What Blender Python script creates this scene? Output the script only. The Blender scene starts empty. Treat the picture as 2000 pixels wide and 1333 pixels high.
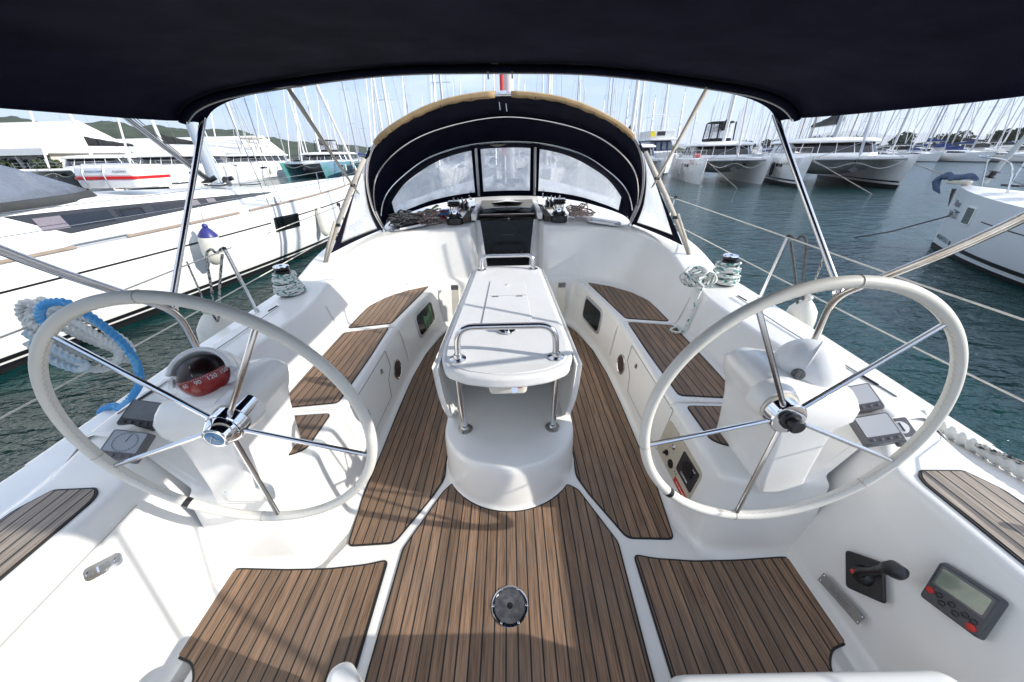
import bpy, math, random
from mathutils import Vector, Matrix, noise
R = math.radians
sc = bpy.context.scene
# ------------------------------------------------------------------ camera, sky, sun, exposure
H = 1.65                                   # eye height above the cockpit sole; water lies at z = -1
cd = bpy.data.cameras.new('camera'); cam = bpy.data.objects.new('camera', cd)
sc.collection.objects.link(cam); sc.camera = cam
TILT = Matrix.Translation((0, 0, H)) @ Matrix.Rotation(R(.7), 4, 'X') @ Matrix.Rotation(R(1.0), 4, 'Y')   # hand held: slight roll
cam.matrix_world = TILT @ Matrix.Rotation(R(60.5), 4, 'X')
cd.lens = 12.0; cd.sensor_width = 36; cd.clip_start = .02; cd.clip_end = 60000
SUN_EL, SUN_AZ = 23.5, 104                   # azimuth clockwise from +Y (the bow)
w = bpy.data.worlds.new('World'); sc.world = w; w.use_nodes = True
nt = w.node_tree; bg = nt.nodes['Background']
sky = nt.nodes.new('ShaderNodeTexSky'); sky.sky_type = 'NISHITA'; sky.sun_disc = False
sky.sun_elevation = R(SUN_EL); sky.sun_rotation = R(SUN_AZ); sky.dust_density = 0.1; sky.ozone_density = 3; sky.air_density = 1.0
# thin high cloud mixed into the sky
tc = nt.nodes.new('ShaderNodeTexCoord'); mp = nt.nodes.new('ShaderNodeMapping'); mp.inputs['Scale'].default_value = (1.2, 1.2, 5.5)
nz = nt.nodes.new('ShaderNodeTexNoise'); nz.inputs['Scale'].default_value = 1.7; nz.inputs['Detail'].default_value = 9; nz.inputs['Roughness'].default_value = .58
rp = nt.nodes.new('ShaderNodeValToRGB'); rp.color_ramp.elements[0].position = .36; rp.color_ramp.elements[1].position = .74
mx = nt.nodes.new('ShaderNodeMix'); mx.data_type = 'RGBA'
mx.inputs[7].default_value = (7.0, 7.3, 7.9, 1)
L = nt.links.new
L(tc.outputs['Generated'], mp.inputs[0]); L(mp.outputs[0], nz.inputs['Vector']); L(nz.outputs[0], rp.inputs[0])
mx.inputs[7].default_value = (6.4, 6.3, 6.15, 1)
cf = nt.nodes.new('ShaderNodeMapRange'); cf.inputs[1].default_value = .04; cf.inputs[2].default_value = .4; cf.inputs[3].default_value = .12; cf.inputs[4].default_value = 1
cm = nt.nodes.new('ShaderNodeMath'); cm.operation = 'MULTIPLY'
sxyz = nt.nodes.new('ShaderNodeSeparateXYZ'); L(tc.outputs['Generated'], sxyz.inputs[0])
hr_ = nt.nodes.new('ShaderNodeValToRGB'); L(sxyz.outputs[2], hr_.inputs[0]); he = hr_.color_ramp.elements
he[0].position = 0; he[0].color = (.56, .64, .75, 1); he[1].position = .35; he[1].color = (.17, .30, .56, 1); m_ = he.new(.05); m_.color = (.40, .53, .74, 1); m_ = he.new(.14); m_.color = (.22, .37, .68, 1)
sc8 = nt.nodes.new('ShaderNodeVectorMath'); sc8.operation = 'SCALE'; sc8.inputs['Scale'].default_value = 4.5; L(hr_.outputs[0], sc8.inputs[0])
fz = nt.nodes.new('ShaderNodeMapRange'); L(sxyz.outputs[2], fz.inputs[0]); fz.inputs[1].default_value = .15; fz.inputs[2].default_value = .5; fz.inputs[3].default_value = .85; fz.inputs[4].default_value = 0
mh0 = nt.nodes.new('ShaderNodeMix'); mh0.data_type = 'RGBA'; L(fz.outputs[0], mh0.inputs[0]); L(sky.outputs[0], mh0.inputs[6]); L(sc8.outputs[0], mh0.inputs[7])
L(sxyz.outputs[2], cf.inputs[0]); L(cf.outputs[0], cm.inputs[0]); L(rp.outputs[0], cm.inputs[1]); L(cm.outputs[0], mx.inputs[0]); L(mh0.outputs[2], mx.inputs[6]); L(mx.outputs[2], bg.inputs[0])
bg.inputs[1].default_value = .15
sd = bpy.data.lights.new('sun', 'SUN'); sun = bpy.data.objects.new('sun', sd); sc.collection.objects.link(sun)
sd.energy = 3.1; sd.angle = R(.6); sd.color = (1, .95, .87)
to_sun = Vector((math.sin(R(SUN_AZ))*math.cos(R(SUN_EL)), math.cos(R(SUN_AZ))*math.cos(R(SUN_EL)), math.sin(R(SUN_EL))))
sun.rotation_euler = to_sun.to_track_quat('Z', 'Y').to_euler()
sc.view_settings.view_transform = 'Standard'; sc.view_settings.look = 'None'; sc.view_settings.exposure = 1.1; sc.view_settings.gamma = 1
sc.cycles.max_bounces = 8; sc.cycles.transparent_max_bounces = 16
random.seed(7)
C = sc.collection
OWN = []                                   # everything that heels with our own yacht
ORG = {}
HAZE = 1.0e-4
# ------------------------------------------------------------------ helpers
def V(*a): return Vector(a)
class MB:
    def __init__(s): s.v = []; s.f = []; s.uv = []; s.sh = False
    def add(s, vs, fs, uvs=None):
        o = len(s.v); s.v += [Vector(v) for v in vs]
        for i, f in enumerate(fs):
            s.f.append([o+k for k in f]); s.uv.append(uvs[i] if uvs else None)
        if uvs: s.sh = True
        return s
    def box(s, c, d, M=None):
        c = Vector(c); vs = [c+Vector((x*d[0]/2, y*d[1]/2, z*d[2]/2)) for x in (-1, 1) for y in (-1, 1) for z in (-1, 1)]
        if M: vs = [M @ v for v in vs]
        return s.add(vs, [(0,1,3,2),(4,6,7,5),(0,4,5,1),(2,3,7,6),(0,2,6,4),(1,5,7,3)])
    def tube(s, path, r, n=10, closed=False, caps=True, twist=0, lobes=0, amp=0, flat=None):
        P = [Vector(p) for p in path]; m = len(P); rings = []; T = []
        for i in range(m):
            a = P[(i-1) % m] if closed or i else P[0]; b = P[(i+1) % m] if closed or i < m-1 else P[-1]
            t = (b-a); T.append(t.normalized() if t.length > 1e-9 else Vector((0, 0, 1)))
        up = Vector((0, 0, 1)) if abs(T[0].z) < .9 else Vector((1, 0, 0)); N = (up-T[0]*up.dot(T[0])).normalized(); ln = 0
        vs, fs, uvs = [], [], []; lens = []
        for i in range(m):
            N = (N-T[i]*N.dot(T[i])); N = N.normalized() if N.length > 1e-6 else T[i].orthogonal().normalized()
            Bn = T[i].cross(N); rr = r[i] if isinstance(r, (list, tuple)) else r
            if i: ln += (P[i]-P[i-1]).length
            lens.append(ln)
            for k in range(n):
                a = 2*math.pi*k/n; q = rr*(1+amp*math.cos(lobes*a-twist*ln)) if lobes else rr
                fx, fy = flat if flat else (1, 1)
                vs.append(P[i]+N*math.cos(a)*q*fx+Bn*math.sin(a)*q*fy)
        for i in range(m if closed else m-1):
            j = (i+1) % m; lj = lens[j] if j else ln+(P[0]-P[-1]).length
            for k in range(n):
                k2 = (k+1) % n; fs.append((i*n+k, i*n+k2, j*n+k2, j*n+k))
                uvs.append(((k/n, lens[i]), ((k+1)/n, lens[i]), ((k+1)/n, lj), (k/n, lj)))
        if caps and not closed:
            fs.append(tuple(range(n))[::-1]); uvs.append(tuple((0, 0) for _ in range(n)))
            fs.append(tuple((m-1)*n+k for k in range(n))); uvs.append(tuple((0, ln) for _ in range(n)))
        return s.add(vs, fs, uvs)
    def lathe(s, prof, M=None, n=28, arc=1.0, cap=True):
        M = M or Matrix(); vs = []; fs = []
        for (r, z) in prof:
            for k in range(n): a = 2*math.pi*k/n*arc; vs.append(M @ Vector((r*math.cos(a), r*math.sin(a), z)))
        for i in range(len(prof)-1):
            for k in range(n if arc == 1 else n-1):
                k2 = (k+1) % n; fs.append((i*n+k, i*n+k2, (i+1)*n+k2, (i+1)*n+k))
        if cap and arc == 1:
            if prof[0][0] > 1e-4: fs.append(tuple(range(n))[::-1])
            if prof[-1][0] > 1e-4: fs.append(tuple((len(prof)-1)*n+k for k in range(n)))
        return s.add(vs, fs)
    def rows(s, rws, cu=False, cv=False, caps=False):
        n = len(rws[0]); vs = [v for r in rws for v in r]; fs = []
        m = len(rws)
        for i in range(m if cv else m-1):
            j = (i+1) % m
            for k in range(n if cu else n-1):
                k2 = (k+1) % n; fs.append((i*n+k, i*n+k2, j*n+k2, j*n+k))
        if caps: fs.append(tuple(range(n))[::-1]); fs.append(tuple((m-1)*n+k for k in range(n)))
        return s.add(vs, fs)
    def prism(s, poly, z0, z1, M=None, top=1.0):
        n = len(poly); cx = sum(p[0] for p in poly)/n; cy = sum(p[1] for p in poly)/n
        vs = [Vector((p[0], p[1], z0)) for p in poly]+[Vector((cx+(p[0]-cx)*top, cy+(p[1]-cy)*top, z1)) for p in poly]
        if M: vs = [M @ v for v in vs]
        return s.add(vs, [tuple(range(n))[::-1], tuple(range(n, 2*n))]+[(k, (k+1) % n, n+(k+1) % n, n+k) for k in range(n)])
    def build(s, name, mat, parent=None, smooth=True, bevel=0, org=None, solid=0, angle=35, seg=2, sub=0, weld=False):
        o0 = Vector(org) if org is not None else (ORG[parent.name] if parent else Vector((0, 0, 0)))
        me = bpy.data.meshes.new(name); me.from_pydata([v-o0 for v in s.v], [], s.f)
        if s.sh:
            ul = me.uv_layers.new(name='uv'); i = 0
            for f, u in zip(s.f, s.uv):
                for k in range(len(f)): ul.data[i].uv = u[k] if u else (0, 0); i += 1
        me.materials.append(mat); me.validate(); me.update()
        o = bpy.data.objects.new(name, me); C.objects.link(o)
        if parent: o.parent = parent
        else: o.location = o0
        ORG[o.name] = o0
        if weld: m = o.modifiers.new('w', 'WELD'); m.merge_threshold = 1e-4
        if sub: m = o.modifiers.new('s', 'SUBSURF'); m.levels = m.render_levels = sub
        if solid: m = o.modifiers.new('t', 'SOLIDIFY'); m.thickness = solid
        if bevel: m = o.modifiers.new('b', 'BEVEL'); m.width = bevel; m.segments = seg; m.limit_method = 'ANGLE'; m.angle_limit = R(35)
        if smooth:
            me.shade_smooth()
            try: me.set_sharp_from_angle(angle=R(angle if not bevel else 60))
            except Exception: pass
        return o
def tag(o, label, cat=None, group=None, kind=None, own=False):
    if label: o['label'] = label
    if cat: o['category'] = cat
    if group: o['group'] = group
    if kind: o['kind'] = kind
    if own: OWN.append(o)
    return o
def thing(name, label, cat, org=(0, 0, 0), group=None, own=False):
    o = bpy.data.objects.new(name, None); C.objects.link(o); o.empty_display_size = .1
    o.location = org; ORG[o.name] = Vector(org); return tag(o, label, cat, group, None, own)
def cp(root, label=None, loc=None, rz=None):
    kids = {}
    for o in bpy.data.objects:
        if o.parent: kids.setdefault(o.parent.name, []).append(o)
    def rec(o, par):
        c = o.copy(); C.objects.link(c); c.parent = par
        for ch in kids.get(o.name, []): rec(ch, c)
        return c
    r = rec(root, None)
    if label: r['label'] = label
    if loc is not None: r.location = loc
    if rz is not None: r.rotation_euler = (0, 0, rz)
    return r
def fillet(P, rad, n=5, closed=False):
    P = [Vector(p) for p in P]; out = []; m = len(P)
    for i, p in enumerate(P):
        r = rad[i] if isinstance(rad, (list, tuple)) else rad
        if not closed and (i == 0 or i == m-1): out.append(p.copy()); continue
        a = P[(i-1) % m]; b = P[(i+1) % m]; da, db = (a-p), (b-p)
        la, lb = da.length, db.length; q = min(r, la*.48, lb*.48)
        s = p+da.normalized()*q if la > 1e-6 else p; e = p+db.normalized()*q if lb > 1e-6 else p
        for k in range(n+1):
            t = k/n; out.append(s*(1-t)**2+p*2*t*(1-t)+e*t*t)
    return out
def cr(P, per=6, closed=False):
    P = [Vector(p) for p in P]; m = len(P); out = []
    for i in range(m if closed else m-1):
        g = lambda k: P[k % m] if closed else P[max(0, min(m-1, k))]
        a, b, c, d = g(i-1), g(i), g(i+1), g(i+2)
        for k in range(per):
            t = k/per; out.append(.5*((2*b)+(c-a)*t+(2*a-5*b+4*c-d)*t*t+(3*b-a-3*c+d)*t**3))
    if not closed: out.append(P[-1].copy())
    return out
def frame(c, nrm, up):
    z = Vector(nrm).normalized(); u = Vector(up); y = (u-z*u.dot(z)).normalized(); x = y.cross(z)
    return Matrix(((x.x, y.x, z.x, c[0]), (x.y, y.y, z.y, c[1]), (x.z, y.z, z.z, c[2]), (0, 0, 0, 1)))
def mir(p, s): return Vector((p[0]*s, p[1], p[2]))
def rrect(w, h, r, n=4):
    pts = fillet([(-w/2, -h/2, 0), (w/2, -h/2, 0), (w/2, h/2, 0), (-w/2, h/2, 0)], r, n, True)
    return [(p.x, p.y) for p in pts]
def text(name, body, M, size, mat, parent, align='CENTER', shear=0, ext=.0006):
    cu = bpy.data.curves.new(name, 'FONT'); cu.body = body; cu.size = size; cu.align_x = align; cu.align_y = 'CENTER'; cu.extrude = ext; cu.shear = shear
    o = bpy.data.objects.new(name, cu)
    C.objects.link(o); dg = bpy.context.evaluated_depsgraph_get(); me = bpy.data.meshes.new_from_object(o.evaluated_get(dg))
    bpy.data.objects.remove(o); me.materials.clear(); me.materials.append(mat)
    t = bpy.data.objects.new(name, me); C.objects.link(t); t.parent = parent
    T = Matrix.Translation(-ORG[parent.name]) @ M; me.transform(T); ORG[t.name] = ORG[parent.name]
    return t
# ------------------------------------------------------------------ materials
def mat(name, col, rough=.5, metal=0., var=0., vs=8., bump=0., bs=60., coat=0., stretch=(1, 1, 1), var2=None):
    m = bpy.data.materials.new(name); m.use_nodes = True; t = m.node_tree; b = t.nodes['Principled BSDF']
    b.inputs['Base Color'].default_value = (*col, 1); b.inputs['Roughness'].default_value = rough; b.inputs['Metallic'].default_value = metal
    if coat: b.inputs['Coat Weight'].default_value = coat; b.inputs['Coat Roughness'].default_value = .08
    tc = t.nodes.new('ShaderNodeTexCoord'); mp = t.nodes.new('ShaderNodeMapping'); mp.inputs['Scale'].default_value = stretch
    t.links.new(tc.outputs['Object'], mp.inputs[0])
    if var:
        n = t.nodes.new('ShaderNodeTexNoise'); n.inputs['Scale'].default_value = vs; n.inputs['Detail'].default_value = 6; n.inputs['Roughness'].default_value = .6
        x = t.nodes.new('ShaderNodeMix'); x.data_type = 'RGBA'; r = t.nodes.new('ShaderNodeValToRGB'); r.color_ramp.elements[0].position = .35; r.color_ramp.elements[1].position = .68
        x.inputs[6].default_value = (*col, 1); x.inputs[7].default_value = (*(var2 or [c*(1-var) for c in col]), 1)
        t.links.new(mp.outputs[0], n.inputs['Vector']); t.links.new(n.outputs[0], r.inputs[0]); t.links.new(r.outputs[0], x.inputs[0]); t.links.new(x.outputs[2], b.inputs['Base Color'])
        rr = t.nodes.new('ShaderNodeMapRange'); rr.inputs[3].default_value = rough*.8; rr.inputs[4].default_value = min(1, rough*1.35+.03)
        t.links.new(n.outputs[0], rr.inputs[0]); t.links.new(rr.outputs[0], b.inputs['Roughness'])
    if bump:
        n = t.nodes.new('ShaderNodeTexNoise'); n.inputs['Scale'].default_value = bs; n.inputs['Detail'].default_value = 3
        u = t.nodes.new('ShaderNodeBump'); u.inputs['Strength'].default_value = bump; u.inputs['Distance'].default_value = .01
        t.links.new(mp.outputs[0], n.inputs['Vector']); t.links.new(n.outputs[0], u.inputs['Height']); t.links.new(u.outputs[0], b.inputs['Normal'])
    return m
GEL = mat('gelcoat', (.82, .81, .775), .22, var=.07, vs=2.2, bump=.02, bs=3, coat=.25)
NONSKID = mat('nonskid', (.79, .79, .78), .38, var=.06, vs=6, bump=.25, bs=220)
CREAM = mat('cream_plastic', (.72, .68, .58), .35, var=.1, vs=9)
INOX = mat('stainless', (.66, .66, .67), .13, 1, var=.08, vs=14)
INOXW = mat('stainless_weathered', (.62, .61, .59), .2, 1, var=.3, vs=14, var2=(.50, .44, .38))
CHROME = mat('chrome', (.8, .8, .82), .06, 1)
ALU = mat('aluminium', (.62, .63, .65), .35, .8, var=.1, vs=5)
BLACK = mat('black_plastic', (.012, .012, .014), .32, var=.3, vs=20)
RUBBER = mat('black_rubber', (.012, .012, .012), .6)
NAVY = mat('navy_canvas', (.0026, .0034, .017), .85, var=.35, vs=5, bump=.25, bs=500)
NAVYB = mat('navy_canvas_edge', (.003, .0038, .015), .9, bump=.3, bs=500)
for _m in (NAVY, NAVYB): _m.node_tree.nodes['Principled BSDF'].inputs['Specular IOR Level'].default_value = .12
TAN = mat('tan_leather', (.40, .27, .13), .6, var=.25, vs=14, bump=.2, bs=90)
STRAP = mat('beige_webbing', (.46, .42, .36), .8, var=.15, vs=30, bump=.3, bs=300)
LEATH = mat('wheel_leather', (.66, .64, .58), .42, var=.05, vs=10, bump=.10, bs=420)
GREYP = mat('grey_plastic', (.13, .13, .14), .4, var=.1, vs=20)
DGREY = mat('dark_plastic', (.03, .03, .035), .35)
LCD = mat('display_glass', (.10, .12, .13), .12, var=.2, vs=30, coat=.6)
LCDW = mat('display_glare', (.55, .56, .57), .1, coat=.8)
LCDG = mat('display_green', (.28, .32, .25), .15, var=.2, vs=18, coat=.6)
RED = mat('red_plastic', (.55, .03, .02), .4)
WHITE = mat('white_paint', (.80, .80, .79), .35, var=.05, vs=4)
BLUEP = mat('blue_enamel', (.04, .22, .42), .2, var=.4, vs=90)
DARKGL = mat('dark_acrylic', (.006, .008, .009), .07, var=.4, vs=5)
DARKGL.node_tree.nodes['Principled BSDF'].inputs['Specular IOR Level'].default_value = .22
GREENC = mat('green_curtain', (.16, .30, .16), .7, var=.4, vs=14)
INK = mat('black_lettering', (.015, .015, .018), .5)
WOODD = mat('varnished_wood', (.10, .035, .015), .25, var=.4, vs=20, stretch=(.2, 6, 6), coat=.5)
PUFF = mat('fender_vinyl', (.62, .61, .55), .4, var=.1, vs=10)
NAVYV = mat('fender_blue_end', (.02, .025, .16), .4)
CLEAT = mat('galvanised', (.3, .3, .31), .45, .9, var=.3, vs=40)

def teak(name, tone, grey, pitch=.0462):
    m = bpy.data.materials.new(name); m.use_nodes = True; t = m.node_tree; b = t.nodes['Principled BSDF']; N = t.nodes.new; Lk = t.links.new
    tc = N('ShaderNodeTexCoord'); sx = N('ShaderNodeSeparateXYZ'); Lk(tc.outputs['Object'], sx.inputs[0])
    d = N('ShaderNodeMath'); d.operation = 'DIVIDE'; d.inputs[1].default_value = pitch; Lk(sx.outputs[0], d.inputs[0])
    ad = N('ShaderNodeMath'); ad.operation = 'ADD'; ad.inputs[1].default_value = 200.5; Lk(d.outputs[0], ad.inputs[0])
    fl = N('ShaderNodeMath'); fl.operation = 'FLOOR'; Lk(ad.outputs[0], fl.inputs[0])
    fr = N('ShaderNodeMath'); fr.operation = 'FRACT'; Lk(ad.outputs[0], fr.inputs[0])
    gt = N('ShaderNodeMath'); gt.operation = 'LESS_THAN'; gt.inputs[1].default_value = .135; Lk(fr.outputs[0], gt.inputs[0])
    wn = N('ShaderNodeTexWhiteNoise'); wn.noise_dimensions = '1D'; Lk(fl.outputs[0], wn.inputs['W'])
    cb = N('ShaderNodeCombineXYZ'); k = N('ShaderNodeMath'); k.operation = 'MULTIPLY'; k.inputs[1].default_value = 37.; Lk(wn.outputs[0], k.inputs[0])
    gx = N('ShaderNodeMath'); gx.operation = 'MULTIPLY'; gx.inputs[1].default_value = 170; Lk(sx.outputs[0], gx.inputs[0])
    gy = N('ShaderNodeMath'); gy.operation = 'MULTIPLY'; gy.inputs[1].default_value = 5; Lk(sx.outputs[1], gy.inputs[0])
    Lk(gx.outputs[0], cb.inputs[0]); Lk(gy.outputs[0], cb.inputs[1]); Lk(k.outputs[0], cb.inputs[2])
    n = N('ShaderNodeTexNoise'); n.inputs['Scale'].default_value = 1; n.inputs['Detail'].default_value = 5; n.inputs['Roughness'].default_value = .7; Lk(cb.outputs[0], n.inputs['Vector'])
    n2 = N('ShaderNodeTexNoise'); n2.inputs['Scale'].default_value = 3.2; n2.inputs['Detail'].default_value = 4; Lk(tc.outputs['Object'], n2.inputs['Vector'])
    r = N('ShaderNodeValToRGB'); e = r.color_ramp.elements
    e[0].position = .34; e[0].color = (tone[0]*.38, tone[1]*.35, tone[2]*.32, 1); e[1].position = .66; e[1].color = (tone[0]*1.45, tone[1]*1.50, tone[2]*1.55, 1); Lk(n.outputs[0], r.inputs[0])
    hv = N('ShaderNodeHueSaturation'); vr = N('ShaderNodeMapRange'); vr.inputs[3].default_value = .76; vr.inputs[4].default_value = 1.2; Lk(wn.outputs[0], vr.inputs[0]); Lk(vr.outputs[0], hv.inputs['Value']); Lk(r.outputs[0], hv.inputs['Color'])
    mg = N('ShaderNodeMix'); mg.data_type = 'RGBA'; mg.inputs[7].default_value = (*grey, 1); r2 = N('ShaderNodeMapRange'); r2.inputs[1].default_value = .4; r2.inputs[2].default_value = .75; r2.inputs[4].default_value = .6; Lk(n2.outputs[0], r2.inputs[0])
    Lk(r2.outputs[0], mg.inputs[0]); Lk(hv.outputs[0], mg.inputs[6])
    mc = N('ShaderNodeMix'); mc.data_type = 'RGBA'; mc.inputs[7].default_value = (.008, .008, .009, 1); Lk(gt.outputs[0], mc.inputs[0]); Lk(mg.outputs[2], mc.inputs[6]); Lk(mc.outputs[2], b.inputs['Base Color'])
    b.inputs['Roughness'].default_value = .62
    sb = N('ShaderNodeMath'); sb.operation = 'SUBTRACT'; Lk(n.outputs[0], sb.inputs[0]); Lk(gt.outputs[0], sb.inputs[1])
    bu = N('ShaderNodeBump'); bu.inputs['Strength'].default_value = .5; bu.inputs['Distance'].default_value = .0012; Lk(sb.outputs[0], bu.inputs['Height']); Lk(bu.outputs[0], b.inputs['Normal'])
    return m
TEAK = teak('teak_planks', (.232, .140, .084), (.17, .13, .10))
TEAKG = teak('teak_planks_grey', (.30, .24, .185), (.32, .285, .25))
CAULK = mat('black_caulk', (.01, .01, .011), .6)

def rope_mat(name, base, fleck, dens=.5, su=6., sv=70.):
    m = bpy.data.materials.new(name); m.use_nodes = True; t = m.node_tree; b = t.nodes['Principled BSDF']; N = t.nodes.new
    uv = N('ShaderNodeUVMap'); uv.uv_map = 'uv'; mp = N('ShaderNodeMapping'); mp.inputs['Scale'].default_value = (su, sv, 1); mp.inputs['Rotation'].default_value = (0, 0, R(0))
    vo = N('ShaderNodeTexVoronoi'); vo.inputs['Scale'].default_value = 1; t.links.new(uv.outputs[0], mp.inputs[0]); t.links.new(mp.outputs[0], vo.inputs['Vector'])
    r = N('ShaderNodeValToRGB'); r.color_ramp.interpolation = 'CONSTANT'; r.color_ramp.elements[0].color = (*base, 1); r.color_ramp.elements[1].color = (*fleck, 1); r.color_ramp.elements[1].position = dens
    sx = N('ShaderNodeSeparateColor'); t.links.new(vo.outputs['Color'], sx.inputs[0]); t.links.new(sx.outputs[0], r.inputs[0]); t.links.new(r.outputs[0], b.inputs['Base Color'])
    bu = N('ShaderNodeBump'); bu.inputs['Strength'].default_value = .8; bu.inputs['Distance'].default_value = .002; bu.invert = True
    t.links.new(vo.outputs['Distance'], bu.inputs['Height']); t.links.new(bu.outputs[0], b.inputs['Normal']); b.inputs['Roughness'].default_value = .8
    return m
ROPEG = rope_mat('rope_white_green', (.66, .66, .62), (.04, .22, .19), .80, 4, 60)
ROPEK = rope_mat('rope_grey_black', (.42, .40, .36), (.04, .04, .045), .62)
ROPER = rope_mat('rope_white_red', (.60, .52, .46), (.42, .09, .06), .76)
ROPEP = rope_mat('rope_pinkish', (.44, .36, .31), (.15, .07, .05), .7)
ROPEB = rope_mat('rope_blue', (.03, .22, .52), (.05, .32, .62), .5)
ROPEO = rope_mat('rope_red', (.50, .05, .02), (.60, .12, .06), .5)
ROPEY = rope_mat('rope_yellow', (.45, .48, .14), (.55, .56, .3), .5)
ROPEW = rope_mat('rope_white_laid', (.62, .62, .58), (.56, .56, .53), .6, 3, 12)
ROPEBW = rope_mat('rope_blue_laid', (.06, .27, .55), (.12, .36, .62), .6, 3, 14)
ROPED = rope_mat('rope_dark_grey', (.08, .08, .08), (.04, .04, .04), .6)

def clear(name, tint, alpha, rough=.15, wr=0.):
    m = bpy.data.materials.new(name); m.use_nodes = True; t = m.node_tree; N = t.nodes.new; b0 = t.nodes['Principled BSDF']; out = t.nodes['Material Output']; b = b0
    b.inputs['Base Color'].default_value = (*tint, 1); b.inputs['Roughness'].default_value = rough
    tr = N('ShaderNodeBsdfTransparent'); mxs = N('ShaderNodeMixShader'); tc = N('ShaderNodeTexCoord'); n = N('ShaderNodeTexNoise'); n.inputs['Scale'].default_value = 2.6; n.inputs['Detail'].default_value = 8; n.inputs['Roughness'].default_value = .65; n.inputs['Distortion'].default_value = 1.2
    r = N('ShaderNodeMapRange'); r.inputs[1].default_value = .3; r.inputs[2].default_value = .72; r.inputs[3].default_value = max(0, alpha-.28); r.inputs[4].default_value = min(1, alpha+.25)
    t.links.new(tc.outputs['Object'], n.inputs['Vector']); t.links.new(n.outputs[0], r.inputs[0]); t.links.new(r.outputs[0], mxs.inputs[0])
    tl = N('ShaderNodeBsdfTranslucent'); tl.inputs[0].default_value = (*tint, 1); m2 = N('ShaderNodeMixShader'); m2.inputs[0].default_value = .5 if wr else 0; t.links.new(b.outputs[0], m2.inputs[1]); t.links.new(tl.outputs[0], m2.inputs[2])
    t.links.new(tr.outputs[0], mxs.inputs[1]); t.links.new(m2.outputs[0], mxs.inputs[2]); t.links.new(mxs.outputs[0], out.inputs[0])
    if wr:
        n3 = N('ShaderNodeTexNoise'); n3.inputs['Scale'].default_value = 5; n3.inputs['Detail'].default_value = 3; n3.inputs['Distortion'].default_value = 2.5
        bu = N('ShaderNodeBump'); bu.inputs['Strength'].default_value = wr; bu.inputs['Distance'].default_value = .05; t.links.new(tc.outputs['Object'], n3.inputs['Vector']); t.links.new(n3.outputs[0], bu.inputs['Height']); t.links.new(bu.outputs[0], b.inputs['Normal'])
    return m
VINYL = clear('clear_vinyl', (.86, .89, .93), .57, .2, .6)
VINYLG = clear('smoky_vinyl', (.30, .34, .41), .62, .22, .3)
GLASSD = clear('compass_dome_glass', (.02, .005, .005), .25, .03)

# ------------------------------------------------------------------ setting: water
def water():
    m = bpy.data.materials.new('sea_water'); m.use_nodes = True; t = m.node_tree; b = t.nodes['Principled BSDF']; N = t.nodes.new
    b.inputs['Base Color'].default_value = (.003, .034, .034, 1); b.inputs['Roughness'].default_value = .05; b.inputs['IOR'].default_value = 1.333
    tc = N('ShaderNodeTexCoord'); hs = None
    for sc_, st, wgt in ((1.1, (1, 1.9, 1), .55), (3.2, (1, 2.2, 1), .26), (10., (1, 1.8, 1), .07), (.22, (1, 1.4, 1), .6)):
        mp = N('ShaderNodeMapping'); mp.inputs['Scale'].default_value = st; mp.inputs['Rotation'].default_value = (0, 0, R(-14))
        n = N('ShaderNodeTexNoise'); n.inputs['Scale'].default_value = sc_; n.inputs['Detail'].default_value = 3; n.inputs['Distortion'].default_value = .5
        t.links.new(tc.outputs['Object'], mp.inputs[0]); t.links.new(mp.outputs[0], n.inputs['Vector'])
        k = N('ShaderNodeMath'); k.operation = 'MULTIPLY'; k.inputs[1].default_value = wgt; t.links.new(n.outputs[0], k.inputs[0])
        if hs is None: hs = k
        else:
            a = N('ShaderNodeMath'); t.links.new(hs.outputs[0], a.inputs[0]); t.links.new(k.outputs[0], a.inputs[1]); hs = a
    bu = N('ShaderNodeBump'); bu.inputs['Strength'].default_value = 1.; bu.inputs['Distance'].default_value = .24
    t.links.new(hs.outputs[0], bu.inputs['Height']); t.links.new(bu.outputs[0], b.inputs['Normal'])
    mb = MB(); n = 64
    rr = [0, 30, 200, 1500, 14000]
    mb.lathe([(max(r, .01), 0) for r in rr], n=n, cap=False)
    o = mb.build('water', m, smooth=False, org=(0, 0, 0)); o.location = (0, 0, -1)
    tag(o, 'rippled blue green harbour water around the boats', 'water', kind='structure')
water()
# ------------------------------------------------------------------ own yacht: hull, deck and cockpit moulding
Y0 = thing('sailing_yacht', 'white sailing yacht with teak planked twin wheel cockpit seen from its stern', 'sailing yacht', (0, 0, 0), own=True)
def curve_stations(keys, per=5):
    cols = list(zip(*keys)); cs = [cr(c, per) for c in cols]
    return list(zip(*cs))
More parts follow.
